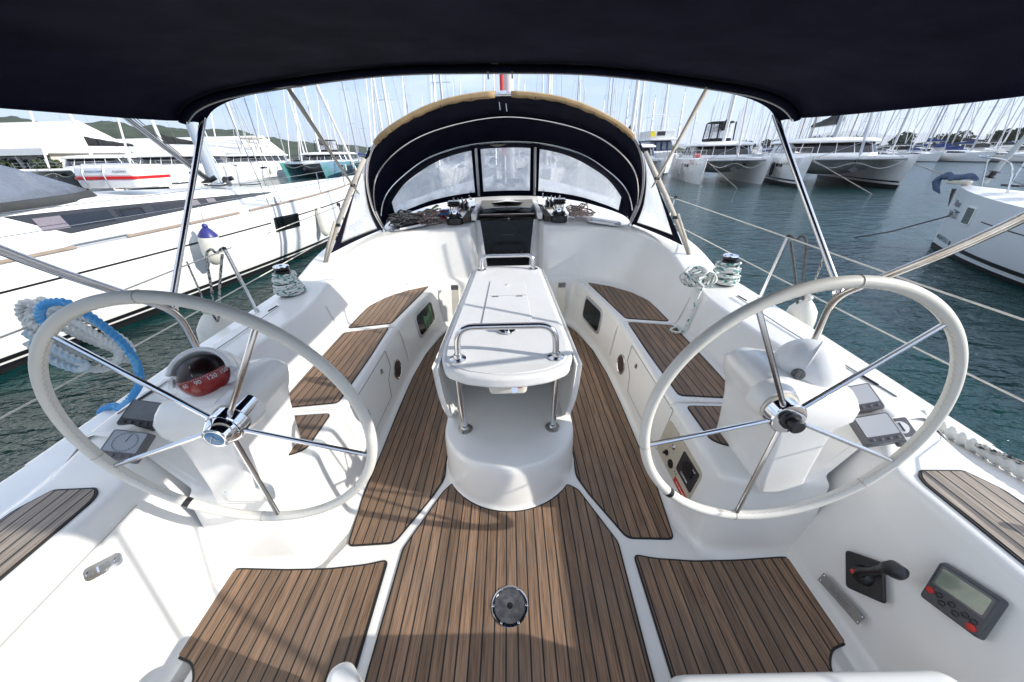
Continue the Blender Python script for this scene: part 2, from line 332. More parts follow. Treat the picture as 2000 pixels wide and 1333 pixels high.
# cockpit liner: seat foot A, seat edge B, seat back foot Cc, back top D (right side; mirrored)
K = [((1.34,.885,0), (1.34,.93,.40), (1.335,.96,.42), (1.47,.97,.70)),
     ((1.10,.885,0), (1.12,.93,.42), (1.32,.98,.42), (1.48,.99,.71)),
     ((.93,.895,0), (.97,.95,.42), (1.31,1.0,.42), (1.49,1.0,.72)),
     ((.86,.97,0), (.905,1.03,.42), (1.30,1.1,.42), (1.485,1.1,.72)),
     ((.85,1.3,0), (.90,1.32,.42), (1.30,1.35,.42), (1.46,1.4,.71)),
     ((.85,1.8,0), (.895,1.8,.42), (1.31,1.8,.42), (1.43,1.8,.70)),
     ((.85,2.2,0), (.895,2.25,.42), (1.31,2.3,.42), (1.42,2.3,.70)),
     ((.83,2.6,0), (.87,2.6,.42), (1.30,2.7,.42), (1.43,2.68,.76)),
     ((.77,2.98,0), (.81,2.98,.42), (1.24,3.02,.42), (1.42,2.98,.84)),
     ((.68,3.25,0), (.74,3.28,.42), (1.08,3.32,.42), (1.30,3.27,.90)),
     ((.58,3.36,0), (.68,3.42,.42), (.86,3.45,.43), (1.05,3.5,.93)),
     ((.48,3.39,0), (.56,3.45,.42), (.62,3.49,.46), (.75,3.57,.95)),
     ((.40,3.42,0), (.41,3.47,.42), (.42,3.5,.46), (.43,3.6,.96)),
     ((.345,3.48,0), (.35,3.52,.42), (.352,3.54,.46), (.36,3.68,.965)),
     ((.33,3.62,0), (.33,3.66,.42), (.33,3.68,.46), (.335,3.86,.965))]
E = [(1.62,.99,.715), (1.62,1.0,.72), (1.63,1.01,.72), (1.645,1.1,.72), (1.67,1.4,.715), (1.70,1.8,.71), (1.71,2.3,.715), (1.70,2.68,.78),
     (1.70,3.05,.86), (1.66,3.6,.93), (1.55,4.6,1.00), (1.25,5.8,1.05), (.9,7.2,1.08), (.36,8.4,1.12), (.335,8.6,1.12)]
F = [(1.80,.99,.57)]*3 + [(1.80,1.1,.57), (1.80,1.4,.57), (1.81,1.8,.57), (1.82,2.3,.57), (1.83,2.7,.57), (1.82,3.05,.57), (1.80,3.7,.57), (1.70,4.9,.60), (1.36,6.3,.64), (1.0,7.6,.68), (.5,9.0,.70), (.4,9.2,.70)]
keys = [tuple(k)+(E[i], F[i]) for i, k in enumerate(K)]
st = curve_stations(keys, 5)
for s in (1, -1):
    mb = MB(); rws = []
    for q in st:
        A, B_, Cc, D, Ee, Ff = q
        inn = Vector(A)+Vector((-.10 if A.y > 1.0 else -.02, -.1 if A.y < 1.0 else 0, 0))
        P = fillet([inn, A, B_, Cc, D, Ee, Ff], [0, .05, .035, .05, .028, .04, 0], 4)
        rws.append([mir(p, s) for p in P])
    if s < 0: rws = rws[::-1]
    mb.rows(rws)
    o = mb.build('seat_moulding', GEL, Y0, angle=50)
# sole
mb = MB(); mb.rows([[V(-1.36,-1.2,0), V(1.36,-1.2,0)], [V(-1.36,1.1,0), V(1.36,1.1,0)], [V(-.9,2.2,0), V(.9,2.2,0)], [V(-.9,3.9,0), V(.9,3.9,0)]])
mb.build('cockpit_sole', GEL, Y0)
# aft coaming with side deck
for s in (1, -1):
    mb = MB(); rws = []
    for y, d in ((-1.2, 0), (-.4, 0), (.2, 0), (.7, 0), (.84, 0), (.90, .02), (.96, .10), (1.0, .14), (1.06, .145)):
        P = fillet([(1.18, y, 0), (1.275, y, 0), (1.455+.02*(d > .1), y+d*.12, .565+d), (1.76-d, y+d*.12, .565+d), (1.80, y, .555+d*.05), (2.02, y, .54), (2.07, y, .40), (2.0, y, -.35), (1.70, y, -1.1)], [0, .06, .03, .03, .02, .03, .03, .2, 0], 4)
        rws.append([mir(p, s) for p in P])
    if s < 0: rws = rws[::-1]
    mb.rows(rws); mb.build('aft_coaming', GEL, Y0, angle=45)
# hull topsides and side deck forward
mb = MB()
for s in (1, -1):
    rws = []
    for y, x, z in ((1.0, 2.06, .54), (2.0, 2.12, .54), (3.2, 2.14, .55), (4.6, 2.08, .57), (6, 1.9, .6), (7.5, 1.55, .65), (9, 1.0, .7), (10.4, .35, .76), (10.9, .05, .8)):
        fx = min(1.82, max(x-.26, .02)); rws.append([mir(p, s) for p in fillet([(fx-.05, y, z+.02), (x-.03, y, z), (x, y, z-.12), (x-.05, y, -.3), (max(x-.38, .02), y, -1.1)], [0, .03, .03, .2, 0], 3)])
    mb.rows(rws if s > 0 else rws[::-1])
mb.build('hull', GEL, Y0, angle=45)
mb = MB(); rws = []
for y, x, z in ((4.4, .6, 1.05), (6, 1.0, 1.06), (7, 1.2, .80), (8.2, 1.3, .70), (9.3, .95, .71), (10.5, .4, .77), (10.9, .08, .8)):
    rws.append([V(-x, y, z-.04), V(-x*.5, y, z+.02), V(0, y, z+.04), V(x*.5, y, z+.02), V(x, y, z-.04)])
mb.rows(rws); mb.build('foredeck', GEL, Y0)
mb = MB(); mb.rows([[V(-2.05,-1.2,.5), V(2.05,-1.2,.5)], [V(-1.75,-1.2,-1.1), V(1.75,-1.2,-1.1)]]); mb.build('transom', GEL, Y0)

def inset(P, d):
    n = len(P); out = []
    ar = sum(P[i][0]*P[(i+1) % n][1]-P[(i+1) % n][0]*P[i][1] for i in range(n)); sg = 1 if ar > 0 else -1
    for i in range(n):
        a, b, c = Vector(P[i-1][:2]), Vector(P[i][:2]), Vector(P[(i+1) % n][:2])
        e1 = (b-a); e2 = (c-b)
        if e1.length < 1e-6: e1 = e2
        if e2.length < 1e-6: e2 = e1
        n1 = Vector((-e1.y, e1.x)).normalized()*sg; n2 = Vector((-e2.y, e2.x)).normalized()*sg
        b2 = (n1+n2); b2 = b2/max(.4, b2.length**2/2) if b2.length > 1e-6 else n1
        out.append((b.x+b2.x*d, b.y+b2.y*d))
    return out
def panel(name, P, z, par, mt, label=None, r=.03, bord=.008):
    pts = fillet([(p[0], p[1], 0) for p in P], r, 4, True); pts = [(p.x, p.y) for p in pts]
    clean = [pts[0]]
    for p in pts[1:]:
        if (Vector(p)-Vector(clean[-1])).length > 1e-4: clean.append(p)
    o = MB().prism(inset(clean, bord), z, z+.0065).build(name, mt, par, smooth=False)
    b = MB().prism(clean, z-.002, z+.0045).build('caulk_border', CAULK, o, smooth=False)
    if label: o['label'] = label
    return o
sidefl = [(-.785,.945), (-.815,1.26), (-.81,1.54), (-.815,1.95), (-.81,2.33), (-.775,2.7), (-.69,3.05), (-.60,3.25), (-.50,3.25), (-.33,3.0), (-.30,1.62), (-.385,1.50), (-.375,1.32), (-.425,1.20), (-.56,.955)]
panel('teak_floor_panel', sidefl, 0, Y0, TEAK, 'long teak floor panel left of the cockpit table')
panel('teak_floor_panel', [(-x, y) for x, y in sidefl], 0, Y0, TEAK, 'long teak floor panel right of the cockpit table')
arc = [(.355*math.sin(a)*1.05, 1.46-.345*math.cos(a)) for a in [R(d) for d in range(-62, 63, 8)]]
cen = [(-.50,-.9), (-.525,.50), (-.515,.93), (-.375,1.235)]+[(x, y-.005) for x, y in arc]+[(.375,1.235), (.515,.94), (.505,.50), (.50,-.9)]
panel('teak_floor_panel', cen, 0, Y0, TEAK, 'middle teak floor panel with round deck socket', r=.02)
aft = [(-.565,.885), (-.66,.865), (-.83,.85), (-1.02,.85), (-1.25,.86), (-1.30,.84), (-1.275,.545), (-1.19,.525), (-1.14,.47), (-1.13,-.6), (-.57,-.6)]
panel('teak_floor_panel', aft, 0, Y0, TEAK, 'aft left teak floor panel with notched outer corner')
panel('teak_floor_panel', [(-x, y) for x, y in aft], 0, Y0, TEAK, 'aft right teak floor panel in shade')
s1 = [(.955,2.50), (1.285,2.43), (1.275,2.85), (1.18,3.06), (1.02,3.24), (.82,3.36), (.885,2.95)]
s2 = [(.955,1.505), (.945,2.0), (.95,2.43), (1.285,2.36), (1.29,1.53), (1.25,1.47)]
s3 = [(.96,1.17), (.955,1.42), (1.25,1.40), (1.25,1.13), (1.02,1.13)]
for s, side in ((-1, 'left'), (1, 'right')):
    for pp, wh in ((s1, 'forward'), (s2, 'middle'), (s3, 'aft')):
        panel('teak_seat_panel', [(x*s, y) for x, y in pp], .4205, Y0, TEAK, '%s teak panel on the %s cockpit seat' % (wh, side), r=.03, bord=.006)
    sd_ = [(1.50,.80), (1.51,.83), (1.54,.86), (1.70,.855), (1.745,.77), (1.75,.55), (1.76,-1.0), (1.495,-1.0)]
    panel('teak_side_deck', [(x*s, y) for x, y in sd_], .567, Y0, TEAKG, 'weathered teak strip on the %s side deck' % side, r=.015)
# deck socket
c0 = Matrix.Translation((-.005, .687, .006))
o = MB().lathe([(.075, 0), (.075, .004), (.070, .006), (.064, .0055), (.063, .003)], c0, 40).build('deck_socket', INOX, Y0)
mb = MB().lathe([(.062, .0035), (.012, .0042)], c0, 40)
mb.build('socket_plate', mat('worn_steel', (.22, .23, .25), .28, .9, var=.6, vs=45, var2=(.5, .5, .5)), o)
mb = MB()
for k in range(6):
    a = k*math.pi/3; mb.lathe([(.0045, .0062), (.003, .0072)], c0 @ Matrix.Translation((.0685*math.cos(a), .0685*math.sin(a), 0)), 10)
mb.build('screws', CHROME, o)
MB().lathe([(.013, .0046), (.011, .0052)], c0, 8).build('socket_hole', BLACK, o)
# seat locker lids, latches, speakers, side windows on the slanted seat faces
def seatface(s, y, t):
    pts = [( .93,.86,.905), (1.3,.85,.90), (1.8,.85,.895), (2.2,.85,.895), (2.6,.83,.87), (2.98,.77,.81), (3.25,.68,.74), (3.4,.5,.6)]
    for i in range(len(pts)-1):
        if y <= pts[i+1][0] or i == len(pts)-2:
            a, b = pts[i], pts[i+1]; f = (y-a[0])/(b[0]-a[0]); xa = a[1]+(b[1]-a[1])*f; xb = a[2]+(b[2]-a[2])*f
            return Vector((s*(xa+(xb-xa)*t), y, .42*t))
def facem(s, y, t):
    p = seatface(s, y, t); ty = (seatface(s, y+.08, t)-seatface(s, y-.08, t)).normalized(); tz = (seatface(s, y, min(1, t+.1))-seatface(s, y, max(0, t-.1))).normalized()
    n = ty.cross(tz); n = n if n.x*s < 0 else -n
    return frame(p, n, tz), n
for s, side in ((-1, 'left'), (1, 'right')):
    M, n = facem(s, 2.95, .60)
    fr = MB().prism(rrect(.40, .25, .06), -.004, .012, M); o = fr.build('side_window', ALU, Y0, bevel=.004); o['label'] = 'framed cabin side window in the %s seat front' % side
    MB().prism(rrect(.35, .20, .045), .0121, .0135, M).build('window_glass', DARKGL, o)
    if s < 0:
        mb = MB(); rws = []
        for i in range(12): rws.append([M @ V(-.06+.19*i/11, -.085+.15*j*(1-.3*math.sin(i*.4)), .0142+.003*math.sin(i*1.7+j*3)) for j in range(2)])
        mb.rows(rws); c_ = mb.build('curtain', GREENC, o, solid=.001); c_['label'] = 'green curtain behind the left side window'
    M, n = facem(s, 2.2, .42)
    o = MB().lathe([(.078, -.002), (.078, .008), (.070, .011), (.064, .006)], M, 36, cap=False).build('cockpit_speaker', INOX, Y0); o['label'] = 'round chromed grille speaker in the %s seat front' % side
    MB().lathe([(.064, .005), (.001, .006)], M, 36).build('speaker_cone', mat('speaker_brown', (.20, .13, .10), .5), o)
    mb = MB()
    for i in range(-5, 6):
        for j in range(-5, 6):
            x, y = (i+.5*(j % 2))*.011, j*.0105
            if x*x+y*y < .0036: mb.lathe([(.0042, .0065), (.0042, .0075)], M @ Matrix.Translation((x, y, 0)), 6)
    mb.build('speaker_grille', BLACK, o)
    # locker lid seams
    mb = MB(); y0, y1 = 1.42, 2.02
    lid = [(y0, .22), (y0, .93), (y1+.10, .93), (y1+.10, .62), (y1, .50), (y1-.05, .22)]
    path = []
    for i, (y, t) in enumerate(lid):
        y2, t2 = lid[(i+1) % len(lid)]
        for k in range(6): f = k/6; p = seatface(s, y+(y2-y)*f, t+(t2-t)*f); path.append(p+Vector((-s*.001, 0, 0)))
    mb.tube(path, .0022, 6, closed=True); mb.build('locker_seam', mat('seam_shadow', (.32, .31, .29), .6), Y0)
    M, n = facem(s, 1.96, .76)
    o = MB().prism(rrect(.035, .035, .012), -.001, .005, M).build('locker_latch', CHROME, Y0); MB().box((0, 0, .009), (.008, .026, .008), M).build('latch_turn', CHROME, o)
# green first aid style sticker on left, engine panel on right
M, n = facem(-1, 1.62, .55); o = MB().prism(rrect(.05, .05, .004), .001, .003, M).build('green_sticker', mat('green_sticker', (.01, .16, .07), .4), Y0)
MB().prism(rrect(.022, .026, .009), .003, .0036, M).build('sticker_mark', WHITE, o)
M, n = facem(1, 1.235, .52)
ep = MB().prism(rrect(.37, .235, .04), -.003, .006, M).build('engine_panel', mat('panel_cream', (.52, .47, .37), .4, var=.15, vs=12), Y0, bevel=.003); ep['label'] = 'cream engine control panel in the right seat front'
def P2(x, y, z=0): return M @ Matrix.Translation((-x*.88, y*.88, z))
MB().prism(rrect(.15, .13, .01), .006, .009, P2(-.11, .03)).build('gauge_plate', DGREY, ep)
MB().lathe([(.042, .009), (.042, .013), (.037, .0125), (.001, .0125)], P2(-.11, .045), 28).build('rev_counter', BLACK, ep)
text('panel_lettering', 'YANMAR', P2(-.11, -.018, .0095), .016, WHITE, ep)
text('panel_lettering', 'STOP', P2(-.155, .082, .0095), .010, WHITE, ep)
for (x, y) in ((.06, .04), (.10, -.05)): MB().lathe([(.016, .006), (.016, .012), (.006, .014), (.006, .028)], P2(x, y), 18).build('key_switch', CHROME if y > 0 else BLACK, ep)
MB().lathe([(.024, .006), (.022, .012), (.001, .014)], P2(.03, -.07), 22).build('push_button', BLACK, ep)
mb = MB()
for k in range(7): mb.lathe([(.004, .006), (.003, .008)], P2(-.05+.012*(k % 3), -.06-.014*(k//3)), 8)
mb.build('warning_lamps', CHROME, ep)
o = MB().prism(rrect(.13, .034, .003), .0065, .0075, P2(-.12, -.105)).build('red_label', RED, ep); text('label_lettering', 'MAX RPM 2500', P2(-.12, -.105, .0078), .013, WHITE, o)
# wooden companionway with dark washboard and sliding hatch
o = thing('companionway', None, None); bpy.data.objects.remove(o)
def q4(pts, t, name, m, par, bev=.003):
    n_ = (Vector(pts[1])-Vector(pts[0])).cross(Vector(pts[2])-Vector(pts[0])).normalized()*t
    vs = [Vector(p) for p in pts]+[Vector(p)+n_ for p in pts]; k = len(pts)
    return MB().add(vs, [tuple(range(k))[::-1], tuple(range(k, 2*k))]+[(i, (i+1) % k, k+(i+1) % k, k+i) for i in range(k)]).build(name, m, par, bevel=bev)
cw = q4([(-.205,3.66,.30), (.205,3.66,.30), (.285,3.78,.985), (-.285,3.78,.985)], .02, 'washboard', DARKGL, Y0); cw['label'] = 'dark smoked acrylic washboard closing the companionway'
mb = MB()
for s in (1, -1): mb.add([(s*.20,3.64,.28), (s*.345,3.60,.0), (s*.345,3.80,.99), (s*.285,3.765,.99)], [(0,1,2,3)])
mb.add([(-.345,3.60,0), (.345,3.60,0), (.2,3.64,.28), (-.2,3.64,.28)], [(0,1,2,3)])
mb.build('companionway_frame', GEL, Y0, solid=.01)
mb = MB()
for s in (1, -1): mb.tube([(s*.205,3.65,.30), (s*.290,3.765,.99)], .008, 8)
mb.build('washboard_runner', ALU, Y0)
o = MB().prism(rrect(.05, .055, .006), 0, .012, frame((.2, 3.765, .93), (0, -1, .15), (0, 0, 1))).build('hatch_lock', mat('teal_lock', (.12, .25, .25), .3), cw)
mb = MB()
for i in range(9):
    for j in range(4): mb.box((0, 0, 0), (.008, .003, .003), frame((-.055+i*.014, 3.735, .80+j*.014), (0, -1, .15), (0, 0, 1)))
mb.build('vent_slots', GREYP, cw)
ha = MB().rows([[V(-.30,3.80,1.005), V(.30,3.80,1.005)], [V(-.31,4.55,1.07), V(.31,4.55,1.07)]]).build('sliding_hatch', DARKGL, Y0, solid=-.02); ha['label'] = 'dark transparent sliding hatch over the companionway'
MB().box((0, 3.84, 1.02), (.60, .05, .035)).build('hatch_handle_rail', WOODD, ha, bevel=.008)
mb = MB()
for s in (1, -1): mb.box((s*.345, 4.2, 1.03), (.055, .95, .07))
mb.box((0, 4.66, 1.10), (.80, .16, .10)); mb.build('hatch_garage', GEL, Y0, bevel=.012)
mb = MB()
for s in (1, -1): mb.box((s*.318, 4.2, 1.05), (.018, .95, .05))
mb.build('hatch_slide', ALU, Y0, bevel=.003)
for s in (1, -1):
    MB().prism([(s*.39, 3.72), (s*.46, 3.72), (s*.44, 4.45), (s*.375, 4.45)][::s], .985, 1.075 if False else 1.03).build('teak_tread', mat('teak_dark_strip', (.05, .035, .025), .6), Y0)
# portlights on the cockpit bulkhead top
for s, side in ((-1, 'left'), (1, 'right')):
    M = frame((s*1.0, 3.66, .958), (s*.10, -.05, 1), (s*.35, 1, 0))
    o = MB().prism(rrect(.34, .17, .05), 0, .018, M).build('deck_hatch', ALU, Y0, bevel=.005); o['label'] = 'small framed opening hatch beside the %s cabin top winch' % side
    MB().prism(rrect(.27, .11, .03), .018, .021, M).build('hatch_pane', LCD if s > 0 else DARKGL, o)
    MB().box((0, -.085, .018), (.22, .018, .016), M).build('hatch_handle', WHITE, o, bevel=.003)
    # organiser, clutches
    cl = MB()
    for k in range(4): cl.box((s*(.46+.045*k), 4.15-.01*k, 1.09), (.034, .15, .06))
    o = cl.build('rope_clutch', BLACK, Y0, bevel=.008); cl = MB()
    for k in range(4): cl.tube([(s*(.46+.045*k), 4.20, 1.12), (s*(.46+.045*k), 4.10, 1.175+.01*(k % 2))], [.010, .007], 8)
    cl.build('clutch_lever', CHROME, o)
    MB().box((s*.415, 4.10, 1.06), (.012, .28, .035)).build('winch_handle_pocket', CHROME, Y0, bevel=.004)
    MB().lathe([(.05, 0), (.05, .012), (.02, .014)], frame((s*.43, 4.35, 1.17), (1, -.3, 0), (0, 0, 1)), 22).build('hatch_wheel', CHROME, Y0)
    # small beige pockets / brackets on bulkhead
    o = MB().prism(rrect(.085, .30, .01), 0, .035, frame((s*.55, 3.335, .25), (0, -1, .12), (0, 0, 1))).build('board_pocket', CREAM, Y0, bevel=.006)
    MB().box((0, 0, 0), (.075, .02, .05), Matrix.Translation((s*.55, 3.325, .415))).build('pocket_fitting', CLEAT, o, bevel=.004)
    if s < 0: MB().prism([(-.09, -.19), (.05, -.19), (.05, .16), (-.02, .19), (-.09, .10)], 0, .012, frame((-.63, 3.30, .25), (.35, -1, .1), (0, 0, 1))).build('bulkhead_flap', GEL, Y0, bevel=.006)
    # coaming slots and stepped lid lines
    mb = MB(); mb.tube([(s*1.615, 1.10, .7225), (s*1.60, 1.75, .7145), (s*1.60, 2.22, .7165)], .0035, 6); mb.build('coaming_seam', mat('seam_grey', (.38, .38, .38), .6), Y0)
    for y in (1.18, 2.12): MB().tube([(s*1.612, y, .7235), (s*1.607, y+.09, .7225)], .005, 6).build('coaming_slot', BLACK, Y0)
    for yy, xo in ((2.445, .0), (1.455, .0)):
        P_ = [seatface(s, yy, .25)+V(-s*.002, 0, 0), seatface(s, yy, .85)+V(-s*.003, 0, 0), V(s*.935, yy+.0, .4235), V(s*1.12, yy-.03, .4235), V(s*1.285, yy-.06, .4265), V(s*1.33, yy-.06, .50), V(s*1.385, yy-.03, .63)] if yy > 2 else [seatface(s, yy, .9)+V(-s*.002, 0, 0), V(s*.935, yy, .4235), V(s*1.10, yy-.01, .4235), V(s*1.27, yy-.02, .4245)]
        MB().tube(cr(P_, 5), .0075, 8).build('seat_rib', GEL, Y0)
    # flange around seat divisions
    o = MB().prism([(s*.40, -.0)]*0+[(s*x, y) for x, y in ((.90, 2.42), (.90, 2.50), (1.31, 2.44), (1.31, 2.36))][::s], .4205, .432)
    # bimini pole pads etc.
# helm seats at the bottom corners (white rounded lids)
def hseat(pts, z, lab):
    P = fillet([(x, y, 0) for x, y in pts], .06, 5, True)
    o = MB().prism([(p.x, p.y) for p in P], z-.25, z).build('helm_seat', GEL, Y0, bevel=.035, seg=4); o['label'] = lab
hseat([(.38,-.30), (1.12,-.30), (1.12,.335), (.385,.335)], .50, 'white rounded helm seat on the right')
hseat([(-.46,.0), (-.515,.395), (-.46,.415), (-.41,.36), (-.40,.0)], .38, 'white rounded corner of the left helm seat')
hseat([(-.80,-.2), (-.80,.36), (-.70,.38), (-.60,.37), (-.57,-.2)], .30, 'white rounded helm seat on the left')
# folding pad eye on left coaming, foot blocks
def slope(s, y, z): return Vector((s*(1.253+.335*z), y, z))
SN = lambda s: Vector((-s, 0, .335)).normalized()
M = frame(slope(-1, .66, .40)+SN(-1)*.004, SN(-1), (0, .75, .6))
M = frame((-1.40, .655, .42), SN(-1), (0, .8, .3)) @ Matrix.Rotation(R(42), 4, 'Z')
MB().tube([slope(-1, y, .45+.05*y)+SN(-1)*.0005 for y in (-.3, .1, .45, .84)], .0016, 5).build('moulding_joint', bpy.data.materials['seam_shadow'], Y0)
o = MB().prism(rrect(.10, .045, .016), -.003, .004, M).build('folding_pad_eye', CHROME, Y0); o['label'] = 'folded stainless pad eye on the left coaming'
mb = MB(); mb.lathe([(.010, .004), (.008, .006)], M @ Matrix.Translation((-.036, 0, 0)), 12); mb.lathe([(.010, .004), (.008, .006)], M @ Matrix.Translation((.036, 0, 0)), 12); mb.box((0, 0, .006), (.03, .02, .006), M)
mb.build('eye_ring', INOX, o)
for s in (1, -1):
    P = fillet([(s*.95, 1.0, 0), (s*1.16, 1.0, 0), (s*1.16, .90, 0), (s*.96, .90, 0)][::s], .03, 4, True)
    if s < 0: MB().prism([(p.x, p.y) for p in P], .40, .475).build('foot_chock', GEL, Y0, bevel=.02, seg=3)

# ------------------------------------------------------------------ helm pedestals, wheels, compasses
def pedestal(s, lab):
    o = thing('helm_pedestal', lab, 'pedestal', (s*1.08, 1.08, .42), own=True, group='helm pedestals behind the wheels'); mb = MB(); rws = []
    for z, x0, x1, y0, y1, r in ((.40, 1.03, 1.21, .905, 1.26, .02), (.47, 1.02, 1.205, .91, 1.25, .02), (.66, .99, 1.19, .90, 1.245, .025), (.745, .965, 1.19, .895, 1.24, .03), (.775, .95, 1.21, .893, 1.24, .035), (.825, .93, 1.25, .895, 1.24, .045), (.87, .92, 1.265, .905, 1.24, .05), (.90, .93, 1.255, .92, 1.22, .05), (.918, .95, 1.25, .95, 1.20, .04), (.921, .99, 1.2, 1.0, 1.15, .03)):
        P = [V(p.x, p.y, p.z-max(0, p.x-1.08)*(.30 if p.z > .8 else .15 if p.z > .76 else 0)) for p in fillet([(x0, y0, z), (x1, y0, z), (x1, y1, z), (x0, y1, z)], r, 5, True)]; rws.append([mir(p, s) for p in P])
    mb.rows(rws if s > 0 else [r_[::-1] for r_ in rws], cu=True); mb.add(rws[-1], [tuple(range(len(rws[-1])))])
    b = mb.build('pedestal_body', GEL, o, angle=55)
    MB().lathe([(.072, -.06), (.070, -.03), (.064, -.006), (.062, 0)], frame((s*.905, .865, .890), (0, -1, -.02), (0, 0, 1)), 32).build('steering_boss', GEL, o)
    mb = MB().lathe([(.056, 0), (.056, .008), (.050, .010)], frame((s*.90, .862, .890), (0, -1, -.02), (0, 0, 1)), 32)
    f = mb.build('boss_flange', CREAM, o); mb = MB()
    for k in range(6): mb.lathe([(.005, .009), (.004, .012)], frame((s*.90, .862, .890), (0, -1, -.02), (0, 0, 1)) @ Matrix.Translation((.045*math.cos(k*1.05), .045*math.sin(k*1.05), 0)), 8)
    mb.build('flange_bolts', CHROME, f); return o
pl_ = pedestal(-1, 'white moulded helm pedestal carrying the red compass'); pr_ = pedestal(1, 'white moulded helm pedestal under the covered compass')
SEAM = mat('leather_seam', (.40, .36, .30), .8)
def wheel(c, nrm, a0, lab, cap):
    M = frame(c, nrm, (0, 0, 1)); o = thing('steering_wheel', lab, 'steering wheel', c, own=True, group='steering wheels of the cockpit')
    rr = .445; n = 128; Mh_ = M @ Matrix.Translation((0, 0, -.028))
    rim = MB().tube([M @ V(rr*math.cos(2*math.pi*k/n), rr*math.sin(2*math.pi*k/n), 0) for k in range(n)], .0160, 18, closed=True).build('rim', LEATH, o)
    st_ = MB(); N_ = 260      # cross stitching along the inner side
    for k in range(N_):
        a = 2*math.pi*k/N_; b2 = 2*math.pi*(k+.8)/N_; sg = 1 if k % 2 else -1
        def pt(an, ph): q = rr-.0163*math.cos(ph); return M @ V(q*math.cos(an), q*math.sin(an), .0163*math.sin(ph))
        st_.tube([pt(a, .35-.15*sg), pt((a+b2)/2, .35), pt(b2, .35+.15*sg)], .0007, 4)
    st_.build('stitching', mat('stitch_thread', (.50, .47, .40), .8), rim)
    for an in (1.55, 3.35, 4.6, 5.6): MB().tube([M @ V((rr+.0165*math.cos(p))*math.cos(an), (rr+.0165*math.cos(p))*math.sin(an), .0165*math.sin(p)) for p in [k*math.pi/6 for k in range(12)]], .0012, 5, closed=True).build('leather_seam', SEAM, rim)
    an = 4.03 if cap else 3.92
    MB().tube([M @ V(rr*math.cos(an+t), rr*math.sin(an+t), 0) for t in (-.022, 0, .022)], .0174, 16).build('marker_tape', BLACK, rim)
    for k in range(5):
        a = a0+k*2*math.pi/5; MB().tube([Mh_ @ V(.035*math.cos(a), .035*math.sin(a), .010), M @ V(rr*math.cos(a)*.97, rr*math.sin(a)*.97, 0)], .0078, 10).build('spoke', INOX, o)
    h = MB().lathe([(.026, -.11), (.026, -.03), (.048, -.024), (.055, -.016), (.055, .018), (.052, .022), (.040, .024)], Mh_, 36).build('hub', CHROME, o)
    mb = MB()
    for k in range(10): mb.lathe([(.004, .018), (.003, .021)], Mh_ @ Matrix.Translation((.052*math.cos(k*.628), .050*math.sin(k*.628), 0)), 8)
    mb.build('hub_bolts', INOX, h)
    if cap:
        MB().lathe([(.050, .024), (.050, .030), (.036, .058), (.030, .060), (.028, .0605)], Mh_, 36).build('hub_cap', CHROME, h)
        e_ = MB().lathe([(.0275, .0605), (.020, .0625), (.001, .063)], Mh_, 30).build('cap_badge', BLUEP, h)
        mb = MB(); mb.tube([Mh_ @ V(-.012, -.008, .064), Mh_ @ V(0, .012, .064), Mh_ @ V(.006, -.002, .064), Mh_ @ V(.014, -.004, .0638)], .0014, 6); mb.build('badge_mark', WHITE, e_)
    else:
        MB().lathe([(.030, .024), (.030, .032), (.020, .036), (.020, .042), (.024, .045), (.024, .058), (.019, .062)], Mh_, 24).build('brake_knob', BLACK, h)
    return o
wheel((-.862, .779, .916), (.012, -1, -.037), R(55), 'leather rimmed steering wheel with chrome hub and blue badge, on the left', True)
wheel((.883, .787, .899), (-.007, -1, .034), R(120), 'leather rimmed steering wheel with black brake knob, on the right', False)

# red compass
cc = Vector((-1.09, 1.03, .950)); o = thing('ship_compass', 'red domed steering compass in white housing on the left pedestal', 'compass', (-1.10, 1.03, .90), own=True)
M = frame(cc, (.22, -.72, .62), (0, 0, 1)) @ Matrix.Scale(.79, 4)
MB().lathe([(.125, -.085), (.132, -.05), (.128, -.015), (.112, .0), (.100, .004)], M, 48).build('housing', WHITE, o)
hd = MB(); rws = []
for i in range(25):
    th = R(8+164*i/24); rws.append([M @ V(q*math.cos(th), q*math.sin(th), zz) for q, zz in ((.1035, 0), (.106, .05), (.118, .056), (.127, .048), (.129, .0))])
hd.rows(rws); hd.build('hood_visor', WHITE, o, bevel=.003)
prof = [(.103*math.cos(R(a)), .103*math.sin(R(a))) for a in range(0, 91, 6)]
card = MB(); Mc = frame(cc+V(0, 0, -.0), (.06, -.2, 1), (0, 1, 0))
Mb = M @ Matrix.Translation((0, 0, .004))
redm = mat('compass_card_red', (.36, .010, .008), .35, coat=.5); dark = mat('compass_bowl_dark', (.012, .004, .004), .3)
# inner ball: dark cap above, red card below the tilted card edge (real split of a sphere by the card plane)
def ball(rad, lo, hi, m, nm, par):
    mb = MB(); rws = []; U = Vector((0, 0, 1)); nU = (M.inverted().to_3x3() @ Vector((-.24, .10, 1))).normalized(); X = nU.orthogonal().normalized(); Y = nU.cross(X)
    for i in range(15):
        ph = R(lo+(hi-lo)*i/14); rws.append([])
        for k in range(49):
            th = 2*math.pi*k/48; p = (X*math.cos(th)+Y*math.sin(th))*math.cos(ph)+nU*math.sin(ph); p = p*rad; p.z = max(p.z, -.004); rws[-1].append(M @ p)
    mb.rows(rws); return mb.build(nm, m, par, angle=80), nU, X, Y
b1, nU, X_, Y_ = ball(.0985, 14, 90, dark, 'bowl', o); b2, *_ = ball(.099, -60, 14, redm, 'card', o)
fwd = (M.inverted().to_3x3() @ Vector((.55, -1, 0))); fwd = (fwd-nU*fwd.dot(nU)).normalized(); side_ = nU.cross(fwd)
tk = MB()
def sph(lon, lat, r=.0996): return (fwd*math.cos(lon)+side_*math.sin(lon))*math.cos(lat)*r+nU*math.sin(lat)*r
